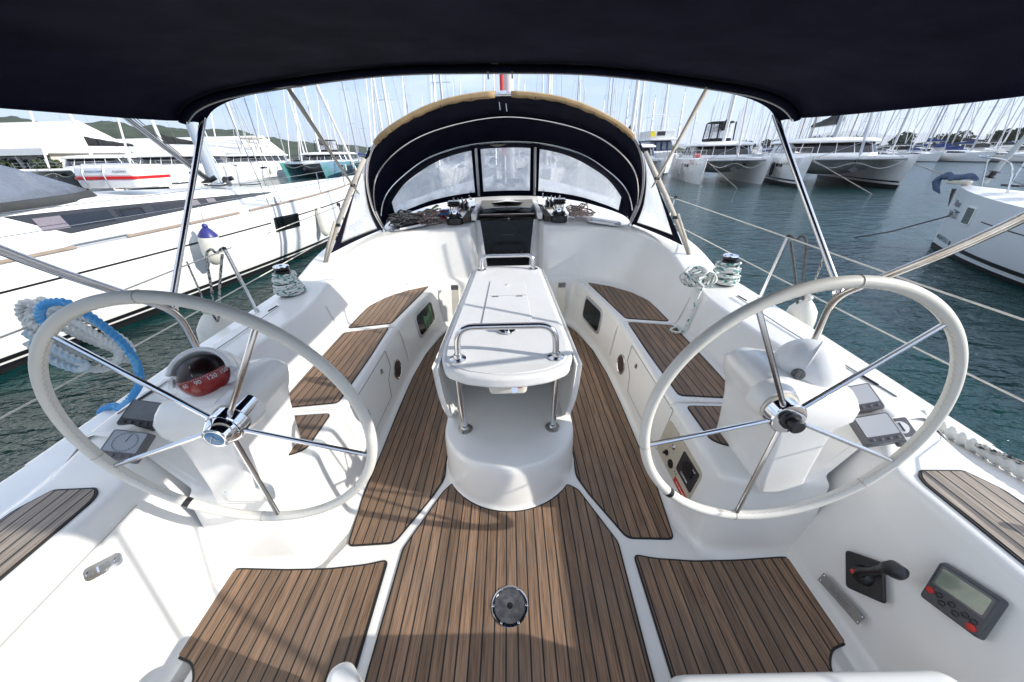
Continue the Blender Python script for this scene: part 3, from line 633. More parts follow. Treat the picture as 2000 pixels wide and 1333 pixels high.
for k in range(-16, 17):
    lon = R(k*5); l = 5 if k % 2 == 0 else 3; tk.tube([M @ sph(lon, R(13)), M @ sph(lon, R(13-l))], .0007, 4)
tk.build('degree_marks', WHITE, b2)
for k, tx in ((-3, '30'), (-1.5, '60'), (0, '90'), (1.5, '120'), (3, '150')):
    p = sph(R(k*20), R(2)); pw = M @ p; nw = (M.to_3x3() @ p).normalized(); _n = 0
    text('card_numeral', tx, frame(pw+nw*.0005, nw, M.to_3x3() @ nU), .021, WHITE, b2)
tk = MB(); tk.tube([M @ sph(R(-4), R(20)), M @ sph(R(-4), R(50))], .0011, 5); tk.build('lubber_line', CREAM, b1)
MB().lathe([(q*.985, z*.985) for q, z in prof], Mb, 40).build('dome', GLASSD, o)
for sg in (1, -1): MB().lathe([(.018, 0), (.018, .012), (.008, .016)], frame(M @ V(sg*.125, -.012, -.005), M.to_3x3() @ V(sg, 0, .3), (0, 0, 1)), 18).build('pivot_screw', WHITE, o)
# covered compass
o = thing('covered_compass', 'compass under a smooth white plastic cover on the right pedestal', 'compass', (1.12, 1.07, .91), own=True)
M = frame((1.13, 1.06, .90), (-.1, -.25, 1), (0, 1, 0)) @ Matrix.Scale(.80, 4)
MB().lathe([(.125, -.03), (.135, -.01), (.135, .012), (.130, .016), (.134, .02)]+[(.132*math.cos(R(a)), .022+.125*math.sin(R(a))) for a in range(6, 91, 7)], M, 48).build('cover', mat('white_cover', (.82, .82, .82), .25, var=.05, vs=6), o)
mb = MB(); mb.tube([M @ V(.1335*math.cos(R(a))*math.cos(.7), .1335*math.cos(R(a))*math.sin(.7), .022+.1265*math.sin(R(a))) for a in range(0, 181, 9)], .0022, 6); mb.build('cover_ridge', WHITE, o)
mb = MB().lathe([(.024, 0), (.024, .02), (.018, .026)], frame((1.055, 1.0, .925), (-.75, -.7, .2), (0, 0, 1)) @ Matrix.Scale(.85, 4), 20); mb.box((0, 0, .03), (.014, .04, .014), frame((1.055, 1.0, .925), (-.75, -.7, .2), (0, 0, 1)) @ Matrix.Scale(.85, 4))
mb.build('side_knob', GREYP, o, bevel=.002)

# ------------------------------------------------------------------ instruments on the coaming slopes
def instrument(name, lab, M, w_, h_, body, scr, nb, grp=None, dial=False, d=.030):
    o = thing(name, lab, 'instrument', M.translation, own=True, group=grp)
    MB().prism(rrect(w_, h_, .010), -.006, d, M, top=.93).build('case', body, o, bevel=.004)
    s_ = MB().prism(rrect(w_*.80, h_*.66, .006), d+.0003, d+.0022, M @ Matrix.Translation((0, h_*.09, 0))).build('screen', scr, o)
    for k in range(nb):
        MB().lathe([(.0058, d), (.0055, d+.004), (.003, d+.005)], M @ Matrix.Translation((-w_*.30+w_*.60*k/max(1, nb-1), -h_*.355, 0)), 14).build('button', body if body is DGREY else GREYP, o)
    if dial:
        dl = MB(); Md = M @ Matrix.Translation((0, h_*.09, d+.0024))
        dl.tube([Md @ V(.036*math.cos(a), .036*math.sin(a), 0) for a in [k*math.pi/20 for k in range(40)]], .0006, 4, closed=True)
        for k in range(24):
            a = k*math.pi/12; dl.tube([Md @ V(.030*math.cos(a), .030*math.sin(a), 0), Md @ V(.035*math.cos(a), .035*math.sin(a), 0)], .0006, 4)
        dl.tube([Md @ V(0, 0, .0005), Md @ V(.006, .030, .0005)], .001, 5); dl.build('dial_marks', DGREY, s_)
    return o
def cslope(s, y, t): # seat-back slope near helm
    return Vector((s*(1.305+.18*t), y, .42+.295*t))
cn = lambda s: Vector((-s*.295, -.12, .18)).normalized()
ML = frame((-1.500, 1.095, .712), (.36, -.42, .8), (0, 1, .35)); instrument('display_instrument', 'dark blank display with four buttons on the left coaming, the forward one', ML, .125, .115, DGREY, LCD, 4, 'square instruments at the helms')
ML = frame((-1.461, .958, .676), (.36, -.42, .8), (0, 1, .35)); instrument('dial_instrument', 'grey wind dial instrument nearest the left wheel rim', ML, .125, .115, GREYP, mat('dial_face', (.30, .33, .37), .15, coat=.7), 4, 'square instruments at the helms', dial=True)
MR = frame((1.452, 1.097, .712), (-.36, -.42, .8), (0, 1, .35)); instrument('display_instrument', 'grey square display with glaring white screen beside the covered compass', MR, .125, .115, GREYP, LCDW, 4, 'square instruments at the helms')
MR = frame((1.416, .960, .676), (-.36, -.42, .8), (0, 1, .35)); instrument('display_instrument', 'grey square display with glaring white screen next to the small knob panel', MR, .125, .115, GREYP, LCDW, 4, 'square instruments at the helms')
MR = frame((1.485, .935, .690), (-.3, -.42, .8), (0, 1, .35))
o = thing('knob_panel', 'small grey panel with a round white dial at the aft end of the right coaming', 'control panel', MR.translation, own=True)
MB().prism(rrect(.075, .10, .008), -.01, .012, MR).build('case', GREYP, o, bevel=.003); MB().lathe([(.024, .012), (.022, .018), (.001, .019)], MR @ Matrix.Translation((0, .014, 0)), 26).build('dial_knob', WHITE, o)
MB().box((0, .014, .0195), (.004, .034, .003), MR).build('knob_pointer', DGREY, o); MB().prism(rrect(.02, .014, .003), .012, .014, MR @ Matrix.Translation((0, -.03, 0))).build('button', WHITE, o)
# throttle
Mt = frame(slope(1, .665, .232)+SN(1)*.002, SN(1), (-.05, .62, .75)); o = thing('throttle_lever', 'black engine throttle lever on a square black plate', 'throttle', Mt.translation, own=True)
MB().prism(rrect(.125, .135, .014), 0, .010, Mt, top=.95).build('base_plate', BLACK, o, bevel=.003)
MB().lathe([(.034, .010), (.030, .022), (.024, .034), (.018, .038)], Mt, 26).build('pivot_boss', BLACK, o)
pb = Mt.translation; A_ = pb+SN(1)*.030; tip = V(1.262, .605, .405)
MB().tube([A_, A_+V(-.006, -.004, .03), (A_+tip)/2, tip], [.017, .014, .012, .014], 14).build('lever_arm', BLACK, o)
MB().tube([tip+V(.004, .01, -.04), tip+V(.002, .004, -.018), tip, tip+V(-.004, -.014, .022), tip+V(-.008, -.034, .036), tip+V(-.010, -.048, .036)], [.012, .014, .020, .027, .024, .006], 20).build('grip', BLACK, o)
MB().lathe([(.009, 0), (.008, .006), (.001, .008)], frame(A_+SN(1)*.010+V(0, .012, -.005), (-1, -.2, .5), (0, 0, 1)), 16).build('neutral_button', RED, o)
# engraved plate
Mp = frame(slope(1, .672, .052)+SN(1)*.012, SN(1), (0, -.30, 1)); Mp = frame((1.292, .672, .065), (-1, -.05, .45), (.1, -.55, .8))
o = thing('rating_plate', 'brushed metal nameplate with engraved figures beside the throttle', 'nameplate', Mp.translation, own=True)
Mp = frame(slope(1, .652, .100)+SN(1)*.004, SN(1), (0, .15, 1))
MB().prism(rrect(.165, .042, .002), 0, .0025, Mp).build('plate', mat('brushed_aluminium', (.34, .34, .34), .4, .9, var=.15, vs=60), o)
text('plate_lettering', 'CE   60 KVD BY\nMAX  ISLACO S', Mp @ Matrix.Translation((0, 0, .0026)), .011, GREYP, o)
for x, y in ((-.076, .014), (.076, .014), (.076, -.014), (-.076, -.014)): MB().lathe([(.003, .0025), (.002, .004)], Mp @ Matrix.Translation((x, y, 0)), 8).build('rivet', CHROME, o)
# autopilot panel
Mq = frame(slope(1, .507, .418)+SN(1)*.002, SN(1), (0, .30, 1)) @ Matrix.Scale(.92, 4); o = thing('autopilot_panel', 'grey autopilot control with green screen and two red buttons', 'control panel', Mq.translation, own=True)
MB().prism(rrect(.155, .155, .012), -.004, .022, Mq, top=.94).build('case', mat('case_slate', (.055, .058, .068), .35), o, bevel=.004)
MB().prism(rrect(.115, .062, .006), .0223, .0245, Mq @ Matrix.Translation((0, .030, 0))).build('screen', LCDG, o); MB().prism(rrect(.128, .076, .008), .0215, .0232, Mq @ Matrix.Translation((0, .030, 0))).build('bezel', GREYP, o)
for k, (x, y, r_, m_) in enumerate(((-.058, -.032, .0085, RED), (-.036, -.028, .007, DGREY), (-.022, -.046, .007, DGREY), (-.004, -.030, .007, DGREY), (.012, -.048, .007, DGREY), (.030, -.032, .007, DGREY), (.050, -.034, .007, DGREY), (.052, -.054, .0095, RED))):
    MB().lathe([(r_*1.3, .0215), (r_*1.2, .0255), (r_*.6, .027)], Mq @ Matrix.Translation((x, y, 0)), 18).build('button', m_, o)

# ------------------------------------------------------------------ cockpit table
T = thing('cockpit_table', 'white drop leaf cockpit table with stainless grab rails on a rounded plinth', 'table', (0, 2.1, 0), own=True)
def plo(k, yo=0):
    P = [(x*k, 1.46-(1.46-y)*k+yo) for x, y in [(.372*math.sin(a), 1.47-.345*math.cos(a)) for a in [R(d) for d in range(-84, 85, 7)]]]
    return P+[(.375*k, 1.75), (.30*k, 2.2), (.24*k, 2.95), (-.24*k, 2.95), (-.30*k, 2.2), (-.375*k, 1.75)]
mb = MB(); rws = [[V(x, y, z) for x, y in plo(k)] for k, z in ((1.05, 0), (1.01, .012), (1.0, .04), (.985, .25), (.965, .285), (.93, .30), (.5, .302))]
mb.rows(rws, cu=True); mb.add(rws[-1], [tuple(range(len(rws[-1])))]); mb.build('plinth', GEL, T, angle=60)
top = [(-.335,1.47), (-.30,1.385), (-.20,1.325), (-.08,1.297), (0,1.292), (.08,1.297), (.20,1.325), (.30,1.385), (.335,1.47), (.345,1.6), (.285,2.98), (.25,3.04), (-.25,3.04), (-.285,2.98), (-.345,1.6)]
P = [(p.x, p.y) for p in fillet([(x, y, 0) for x, y in top], .03, 4, True)]
MB().prism(P, .655, .722).build('tabletop', NONSKID, T, bevel=.018, seg=4)
P2_ = [(x*.93, 2.1+(y-2.1)*.965) for x, y in P]; MB().prism(P2_, .722, .7275).build('top_inlay', NONSKID, T, bevel=.004)
lp = fillet([(-.155,1.80,0), (.155,1.80,0), (.135,2.62,0), (-.135,2.62,0)], .05, 5, True)
ld = MB().prism([(p.x, p.y) for p in lp], .7275, .7335).build('lid', NONSKID, T, bevel=.003)
sh = mat('lid_gap', (.36, .36, .37), .7)
MB().tube([(p.x*1.01, 2.21+(p.y-2.21)*1.006, .7285) for p in lp], .002, 6, closed=True).build('lid_gap', sh, T)
MB().box((0, 2.28, .734), (.27, .003, .0012)).build('lid_joint', sh, ld)
for x in (-.085, .085): MB().box((x, 2.262, .735), (.045, .012, .004)).build('hinge', CLEAT, ld, bevel=.001)
MB().lathe([(.016, 0), (.014, .004), (.001, .006)], Matrix.Translation((0, 2.50, .7335)), 18).build('lid_catch', CREAM, ld)
MB().lathe([(.050, 0), (.048, .006), (.02, .008)], Matrix.Translation((0, 1.75, .7335)), 28).build('flush_lock', INOX, T)
MB().tube([(0, 1.735, .735), (0, 1.73, .775)], [.014, .016], 12).build('flag_socket', INOX, T)
for s in (-1, 1):
    pts = fillet([V(1.42, .70, 0), V(1.40, .52, 0), V(1.47, .32, 0), V(1.62, .27, 0), V(3.0, .34, 0), V(3.03, .66, 0), V(3.0, .70, 0)], [.02, .08, .06, .08, .1, .05, .02], 5)
    mb = MB(); a = [V(s*(.342-.035*(.70-p.y)/.4-.055*(p.x-1.5)/1.5), p.x, p.y) for p in pts]; b = [p+V(s*.028, 0, 0) for p in a]; n = len(a)
    mb.add(a+b, [tuple(range(n)), tuple(range(n, 2*n))[::-1]]+[(k, (k+1) % n, n+(k+1) % n, n+k) for k in range(n)]); lf = mb.build('drop_leaf', GEL, T, bevel=.008, seg=3)
    mb = MB().tube([(s*.240, 1.402, .30), (s*.262, 1.455, .66)], .0165, 18); lg = mb.build('leg', INOX, T)
    for z, y, x in ((.302, 1.402, .240),): MB().lathe([(.040, 0), (.040, .006), (.020, .012), (.019, .03)], Matrix.Translation((s*x, y, z)), 26).build('flange', INOX, lg)
def rail(y, hw, h, lean, r, nm, lab):
    pth = fillet([(-hw, y, .725), (-hw*.97, y-lean*.9, .725+h), (hw*.97, y-lean*.9, .725+h), (hw, y, .725)], h*.95, 8)
    o = MB().tube(pth, r, 16).build(nm, INOX, T); o['label'] = lab
    for s in (-1, 1): MB().lathe([(.042, .0), (.042, .006), (r*1.3, .012), (r*1.2, .03)], Matrix.Translation((s*hw, y, .727)), 26).build('flange', INOX, o)
rail(1.455, .247, .175, -.02, .0165, 'grab_rail', 'larger chromed grab rail at the aft end of the table'); rail(2.90, .225, .12, -.02, .0165, 'grab_rail', 'smaller chromed grab rail at the forward end of the table')
bx = MB(); bx.prism(rrect(.20, .17, .03), .505, .59, Matrix.Translation((.0, 1.53, 0)), top=1.10).build('storage_tray', CREAM, T, bevel=.01); MB().prism(rrect(.27, .22, .02), .59, .605, Matrix.Translation((0, 1.53, 0))).build('tray_rim', CREAM, T, bevel=.004)
o = MB().box((.045, 1.412, .588), (.055, .012, .03)).build('red_tag', RED, T, bevel=.003); MB().lathe([(.018, 0), (.018, .008)], frame((.035, 1.405, .568), (0, -1, .4), (0, 0, 1)), 16).build('tray_latch', CHROME, o)
MB().box((0, 2.55, .40), (.36, .8, .5)).build('table_well', GEL, T, bevel=.02)
# ------------------------------------------------------------------ bimini
def ribbon(P, w):
    P = [Vector(p) for p in P]; rws = []
    for i, p in enumerate(P):
        d = (P[min(i+1, len(P)-1)]-P[max(i-1, 0)]).normalized(); W = d.cross(V(0, 1, -.25)).normalized(); q = w[i] if isinstance(w, list) else w; rws.append([p-W*q, p+W*q])
    return MB().rows(rws)
def resample(P, step):
    out = [P[0]]; acc = 0
    for a, b in zip(P, P[1:]):
        d = (b-a).length; t = step-acc
        while t <= d: out.append(a+(b-a)*(t/d)); t += step
        acc = (acc+d) % step
    return out
BM = thing('bimini_canopy', 'dark navy bimini canopy stretched overhead above the two wheels', 'canopy', (0, .6, 1.1), own=True)
prof = [(0,0,1.968), (.35,0,1.965), (.63,0,1.948), (.965,0,1.912), (1.2,0,1.880), (1.34,0,1.840), (1.41,0,1.795), (1.43,0,1.762)]
prof = [Vector(p) for p in prof]; full = [mir(p, -1) for p in prof[:0:-1]]+prof; fp = [V(p.x-.045, p.y, p.z-.015*p.x) for p in cr(full, 5)]
def bprof(y, dz=0, kx=1, wv=0): return [V(p.x*kx, y+wv*math.sin(p.x*9), p.z+dz) for p in fp]
rws = []
for y, dz, kx in ((-.02,-.02,1), (.1,-.008,1), (.35,.0,1), (.64,.010,1), (.70,.014,1), (.76,.010,1), (1.2,.0,1), (1.6,.0,1), (1.80,.002,1), (1.87,.004,1), (1.92,.002,1), (1.95,.004,.995), (1.975,-.002,.988), (1.985,-.014,.98)):
    r_ = bprof(y, dz, kx)
    if y > 1.9: r_ = [V(p.x, p.y, max(1.762-.015*p.x, min(p.z, 1.97))) for p in r_]
    rws.append([p+V(0, 0, .004*noise.noise(p*2.4)) for p in r_])
MB().rows(rws).build('canvas', NAVY, BM, solid=.003, angle=60)
bow = [V(p.x*.992, 1.865, p.z-.016) for p in fp][2:-2]
leg = lambda s: [V(1.305, 1.94, 1.765) if s > 0 else V(-1.395, 1.92, 1.80), V(s*1.495, 1.42, 1.06)]
MB().tube(bow, .0135, 12).build('front_bow_sleeve', NAVYB, BM)
for s in (-1, 1): MB().tube(leg(s), .0125, 12).build('front_bow_leg', INOX, BM)
MB().tube([V(p.x*.985, 1.872, p.z-.034) for p in fp][4:-4], .003, 6).build('zip_edge', mat('zip_white', (.55, .55, .55), .5), BM)
mat('stitch_grey', (.05, .05, .06), .8)
for s in (-1, 1):
    MB().tube([V(s*1.428-.045, y, 1.792-.021*s) for y in (.0, .3, .9, 1.80)], .0013, 4).build('side_stitching', bpy.data.materials['stitch_grey'], BM)
    q = [V(s*1.40-.045, 1.30, 1.815-.02*s), V(s*1.40-.045, 1.40, 1.815-.02*s), V(s*1.425-.045, 1.40, 1.78-.02*s), V(s*1.425-.045, 1.30, 1.78-.02*s)]; MB().tube(q, .0009, 4, closed=True).build('patch_stitching', bpy.data.materials['stitch_grey'], BM)
    # main hoop rising aft, hinge and pole fitting
    MB().tube(fillet([V(s*1.57, 1.50, .70), V(s*1.50, 1.44, 1.03), V(s*1.50, 1.02, 1.42), V(s*1.40, .72, 1.76), V(s*1.15, .70, 1.87), V(0, .69, 1.96)], [0, .09, .3, .12, .1, 0], 6), .0155, 14).build('main_hoop', INOXW if s > 0 else INOX, BM)
    f = MB(); A, B_ = V(s*1.489, 1.45, 1.105), V(s*1.494, 1.425, 1.065)
    f.tube([A, B_], .0185, 14); f.tube([B_, V(s*1.50, 1.435, 1.035)], .012, 10); o = f.build('pole_hinge', INOXW, BM)
    MB().lathe([(.009, -.018), (.009, .018)], frame((s*1.496, 1.428, 1.056), (1, 0, 0), (0, 0, 1)), 12).build('hinge_bolt', CHROME, o)
    MB().lathe([(.03, 0), (.028, .008), (.018, .014)], Matrix.Translation((s*1.57, 1.50, .712)), 20).build('hoop_foot', INOX, BM)
    for y0_ in (.03, .30): MB().tube([V(s*1.43, y0_, 1.76), V(s*1.90, -.42, .56)], .0125, 10).build('aft_leg', INOX, BM)
    # strap from bimini down to hood
    a, b = V(s*.965, 1.92, 1.915), V(s*1.16, 2.93, 1.36)
    o = ribbon([a, a*.9+b*.1, (a+b)/2+V(0, 0, -.008), b], [.016, .022, .019, .015]).build('webbing_strap', STRAP, BM, solid=.002)
    MB().tube([a+V(0, -.02, .03), a+V(-.015, 0, 0), a+V(.015, 0, 0)], .003, 6, closed=True).build('strap_ring', CHROME, o)
    MB().box(tuple((a+b)/2*.25+b*.75), (.035, .012, .02)).build('strap_buckle', BLACK, o)
    MB().prism(rrect(.15, .06, .02), 0, .002, Matrix.Translation((s*.97, 1.90, 1.906))).build('strap_patch', VINYL, BM)
for x in (-.055, .055): MB().tube([V(x, 1.95, 1.955), V(x, 1.955, 1.925)], .004, 6).build('zip_pull', WHITE, BM)
MB().box((-.02, 1.875, 1.972), (.03, .03, .012)).build('canvas_label', STRAP, BM)
# ------------------------------------------------------------------ sprayhood
SH = thing('sprayhood', 'navy sprayhood with clear vinyl windows and tan leather edge over the companionway', 'sprayhood', (0, 3.8, .95), own=True)
def sym(P): P = [Vector(p) for p in P]; return cr([mir(p, -1) for p in P[:0:-1]]+P, 8)
a1 = sym([(0,3.08,2.005), (.47,3.09,1.955), (.87,3.12,1.81), (1.08,3.19,1.665), (1.215,3.32,1.44), (1.275,3.48,1.17), (1.26,3.62,.965)])
a2 = sym([(0,3.77,1.925), (.42,3.75,1.88), (.78,3.66,1.78), (1.04,3.56,1.63), (1.20,3.48,1.44), (1.27,3.52,1.19), (1.265,3.63,.97)])
a3 = sym([(0,4.15,1.73), (.42,4.12,1.70), (.79,4.0,1.60), (1.06,3.82,1.43), (1.20,3.68,1.28), (1.27,3.64,1.10), (1.265,3.65,.97)])
ba = sym([(0,4.42,1.15), (.42,4.38,1.14), (.80,4.16,1.11), (1.05,3.98,1.06), (1.20,3.83,1.02), (1.26,3.74,.99), (1.27,3.68,.97)])
wt = sym([(0,4.31,1.655), (.37,4.29,1.635), (.72,4.20,1.55), (1.02,4.0,1.385), (1.15,3.86,1.25), (1.22,3.74,1.12), (1.25,3.69,1.01)])
def blend(a, b, t, bulge=0): return [p*(1-t)+q*t+V(0, .4, .8)*bulge*math.sin(math.pi*t) for p, q in zip(a, b)]
rws = [blend(a1, a2, t, .018) for t in (0, .25, .5, .75, 1)]+[blend(a2, a3, t, .018) for t in (.25, .5, .75, 1)]+[blend(a3, wt, t, .0) for t in (.5, 1)]
MB().rows(rws).build('canvas_top', NAVY, SH, solid=.003, angle=60)
n = len(wt); T_ = [i/(n-1)*2-1 for i in range(n)]
xs = [p.x for p in wt]
def region(x0, x1): return [i for i in range(n) if x0-.001 <= xs[i] <= x1+.001]
w2 = blend(wt, ba, .88); MB().rows([w2, blend(wt, ba, .94), ba]).build('canvas_skirt', NAVYB, SH, solid=.003)
def strip(x0, x1, mt, nm, lo=0., hi=.88, off=0.):
    # resample rows between two x values
    def rs(row, f0, f1, m=14):
        out = []
        for k in range(m+1):
            x = f0+(f1-f0)*k/m; 
            for i in range(len(row)-1):
                if (row[i].x-x)*(row[i+1].x-x) <= 0 and row[i+1].x != row[i].x: t = (x-row[i].x)/(row[i+1].x-row[i].x); out.append(row[i]*(1-t)+row[i+1]*t+V(0, off, 0)); break
            else: out.append((row[-1] if x > 0 else row[0]).copy())
        return out
    A_ = rs(wt, x0, x1); B_ = rs(w2, x0, x1)
    return MB().rows([blend(A_, B_, t) for t in [lo/.88+(hi-lo)/.88*j/6 for j in range(7)]]).build(nm, mt, SH, solid=.002)
for s in (-1, 1):
    strip(*sorted((s*.275, s*.375)), NAVYB, 'window_mullion'); strip(*sorted((s*1.19, s*1.252)), NAVYB, 'window_side_border')
    MB().tube([V(s*.325, 4.275, 1.665), V(s*.328, 4.37, 1.16)], .016, 10).build('mullion_post', ALU, SH)
o = strip(-.275, .275, VINYL, 'window'); o['label'] = 'middle clear vinyl window of the sprayhood'
o = strip(-1.19, -.375, VINYL, 'window'); o['label'] = 'left curved clear vinyl window of the sprayhood'
o = strip(.375, 1.19, VINYL, 'window'); o['label'] = 'right curved clear vinyl window of the sprayhood'
MB().tube([p+V(0, -.012, -.012) for p in a1], .0135, 12).build('bow', INOX, SH)
MB().tube([p+V(0, -.012, -.022) for p in a2][6:-6], .0115, 10).build('bow', INOX, SH)
MB().tube([p+V(0, -.012, -.020) for p in a3][8:-8], .0115, 10).build('bow', INOX, SH)
# leather chafe edge on the aft bow (two halves with crimped nicks)
for s in (-1, 1):
    seg_ = [p for p in a1 if .03 < p.x*s < 1.04]; seg_ = seg_ if s > 0 else seg_[::-1]
    rws = []
    for i, p in enumerate(seg_):
        u = p.copy(); nn = V(p.x*.55, 0, 1).normalized(); jag = .006*math.sin(i*2.7)+.004*math.sin(i*7.1)
        rws.append([u+nn*.008+V(0, .03, 0), u+nn*.010+V(0, -.01, 0), u+nn*.002+V(0, -.030, 0), u-nn*.014+V(0, -.032, 0), u-nn*(.033+jag*.6)+V(0, -.026, 0)])
    o = MB().rows(rws).build('leather_edge', TAN, SH, solid=.003); o['label'] = 'tan leather chafe strip on the %s half of the aft bow' % ('left' if s < 0 else 'right')
    mb = MB()
    for i in range(3, len(seg_)-2, 4): p = seg_[i]; nn = V(p.x*.55, 0, 1).normalized(); mb.tube([p-nn*.044+V(0, -.032, 0), p-nn*.020+V(0, -.040, 0)], .0026, 5)
    mb.build('edge_nicks', RUBBER, o)
    # side wing with triangular window
    lg = [p for p in a1 if p.x*s > 1.05]; lg = sorted(lg, key=lambda p: -p.z); lg = [p for p in lg]+[V(s*1.27, 3.66, .95)]
    m = len(lg); ed = []
    for i in range(m):
        t = i/(m-1); ed.append(V(s*(1.085+.43*t), 3.17-.22*t, 1.66-.77*t))
    rows_ = lambda a, b: [[lg[i]*(1-f)+ed[i]*f+V(s*.02*math.sin(math.pi*f), 0, 0) for f in [a+(b-a)*k/6 for k in range(7)]] for i in range(m)]
    i0 = 3; im = m-3
    cv = MB(); fr_ = rows_(0, .12); cv.rows(fr_); cv.rows(rows_(.86, 1)); cv.rows(rows_(.12, .86)[:i0+1]); cv.rows(rows_(.12, .86)[im:])
    cv.build('side_wing', NAVYB, SH, solid=.002)
    o = MB().rows(rows_(.12, .86)[i0:im+1]).build('wing_window', VINYL, SH, solid=.001); o['label'] = 'triangular clear side window on the %s wing' % ('left' if s < 0 else 'right')
    r_ = rows_(.12, .86)[i0:im+1]; loop = [r[0] for r in r_]+r_[-1]+[r[-1] for r in r_[::-1]]+r_[0][::-1]
    MB().tube([p+V(0, -.004, 0) for p in loop[::2]], .004, 5, closed=True).build('window_binding', mat('olive_binding', (.14, .12, .08), .8) if s < 0 else bpy.data.materials['olive_binding'], SH)
    # webbing to the ring bolt
    e0, e1 = V(s*1.12, 3.10, 1.60), V(s*1.575, 2.90, .80)
    mb = MB(); P_ = [e0*(1-t)+e1*t+V(s*.012, -.02, 0)*math.sin(t*3.14) for t in (0, .2, .4, .6, .8, 1)]; o = ribbon(P_, .019).build('tension_strap', STRAP, SH, solid=.002)
    ribbon([P_[3]+V(s*.01, -.01, .03), P_[4]+V(s*.016, -.015, 0), e1+V(s*.004, -.006, 0)], .012).build('strap_tail', STRAP, o, solid=.002)
    MB().box(tuple(P_[3]), (.045, .014, .025)).build('buckle', DGREY, o)
    M = frame((s*1.575, 2.90, .786), (0, 0, 1), (0, 1, 0)); mb = MB(); mb.lathe([(.020, 0), (.018, .006), (.008, .010)], M, 18)
    rb = mb.build('ring_bolt', CHROME, SH); MB().tube([M @ V(.014*math.cos(a), 0, .018+.014*math.sin(a)) for a in [k*.5236 for k in range(12)]], .0035, 6, closed=True).build('ring', CHROME, rb)
    M = frame((s*1.26, 3.60, .945), (0, 0, 1), (0, 1, 0)); MB().lathe([(.028, -.01), (.026, .008), (.012, .012), (.012, .035)], M, 18).build('bow_foot', CHROME, SH)
    MB().tube([V(s*1.27, 3.50, 1.15), V(s*1.262, 3.61, .975)], .0165, 12).build('bow_sleeve', INOX, SH)
MB().box((0, 3.06, 2.002), (.05, .03, .022)).build('bow_clamp', CHROME, SH, bevel=.003)
for x, z in ((-.03, 1.95), (.02, 1.94)): MB().tube([V(x, 3.1, z), V(x+.005, 3.1, z-.05)], .003, 6).build('lacing_end', WHITE, SH)
mb = MB(); mb.rows([[V(-.18+.36*i/10, 4.235, 1.685-.02*math.sin(i*.6)+j*.022) for i in range(11)] for j in range(2)]); mb.build('rolled_tie', STRAP, SH, solid=.004)
# ------------------------------------------------------------------ winches
def winch(c, lab, small=False, grp='winches around the cockpit', rope=None, rz=0):
    c = Vector(c); o = thing('winch', lab, 'winch', c, own=True, group=grp); M = Matrix.Translation(c); k = .78 if small else 1
    MB().lathe([(.088*k, -.03), (.090*k, .0), (.088*k, .035), (.084*k, .042), (.072*k, .055), (.060*k, .082)], M, 36).build('base', BLACK, o)
    MB().lathe([(.085*k, .038), (.0875*k, .041), (.078*k, .050), (.0755*k, .0505)], M, 36).build('base_ring', CHROME, o)
    dr = MB(); dr.lathe([(.057*k, .078), (.046*k, .095), (.044*k, .125), (.047*k, .150)], M, 36); d = dr.build('drum', CHROME, o)
    mb = MB()
    for q in range(16):
        a = q*math.pi/8; mb.tube([M @ V(.0465*k*math.cos(a), .0465*k*math.sin(a), .098), M @ V(.0455*k*math.cos(a+.12), .0455*k*math.sin(a+.12), .146)], .0018, 5)
    mb.build('drum_ribs', INOX, d)
    MB().lathe([(.052*k, .150), (.066*k, .158), (.067*k, .168), (.052*k, .174), (.066*k, .181), (.066*k, .190), (.055*k, .197)], M, 36).build('self_tailer', BLACK, o)
    t = MB(); t.lathe([(.054*k*(1.22 if small else 1), .197), (.050*k*(1.22 if small else 1), .203), (.030*k, .206), (.018, .204), (.012, .196)], M, 32); tt = t.build('top_cap', CHROME, o)
    MB().tube([M @ V(.058*k*math.cos(a), .058*k*math.sin(a), .199) for a in [rz+j*.16 for j in range(18)]], .007, 8).build('stripper_arm', CHROME, tt)
    MB().lathe([(.012, .200), (.010, .207), (.001, .207)], M, 8).build('handle_socket', BLACK, tt)
    return o
winch((-.545, 3.76, .985), 'black and chrome winch left of the companionway'); winch((.545, 3.76, .985), 'black and chrome winch right of the companionway')
winch((-1.64, 2.44, .735), 'chrome topped winch wrapped in rope on the left coaming', True, rz=2); winch((1.64, 2.46, .735), 'chrome topped winch wrapped in rope on the right coaming', True, rz=1)
# ------------------------------------------------------------------ ropes
def wob(p, a, f=9): return Vector(p)+Vector((noise.noise(Vector(p)*f), noise.noise(Vector(p)*f+V(7, 3, 1)), noise.noise(Vector(p)*f+V(1, 9, 4))))*a
def wrap(c, r0, r1, z0, z1, turns, seed, rr):
    rnd = random.Random(seed); P = []; N_ = turns*14
    for i in range(N_):
        t = i/N_; a = i*2*math.pi/14; lay = (i//14) % 2; zz = z0+(z1-z0)*abs(((t*2.6) % 2)-1); r = r0+(r1-r0)*(1-abs(zz-z0)/(z1-z0))+lay*rr*1.3
        P.append(wob(V(c[0]+r*math.cos(a), c[1]+r*math.sin(a), zz+.010*math.sin(a*.5+seed+i//14)), .012, 12))
    return P
o = MB().tube(cr(wrap((-1.64, 2.44), .056, .086, .745, .880, 18, 3, .010), 2), .0088, 7).build('coiled_sheet', ROPEG, org=(-1.64, 2.44, .74)); tag(o, 'white and green sheet wound thickly around the left coaming winch', 'rope', 'white and green sheets on the winches', own=True)
P = wrap((1.64, 2.46), .056, .086, .745, .880, 18, 8, .010)
hk = []; base = V(1.47, 2.36, .80)
for i in range(7):     # hitched hank of loops hanging inboard
    for k in range(10):
        a = 2*math.pi*k/10; hk.append(wob(base+V(-.035*i*.35-.085*math.cos(a)*(.7+.05*i)-.03, -.02+.012*i+.02*math.sin(a*2+i), -.055*math.sin(a)*(1+.06*i)+.005), .022, 11))
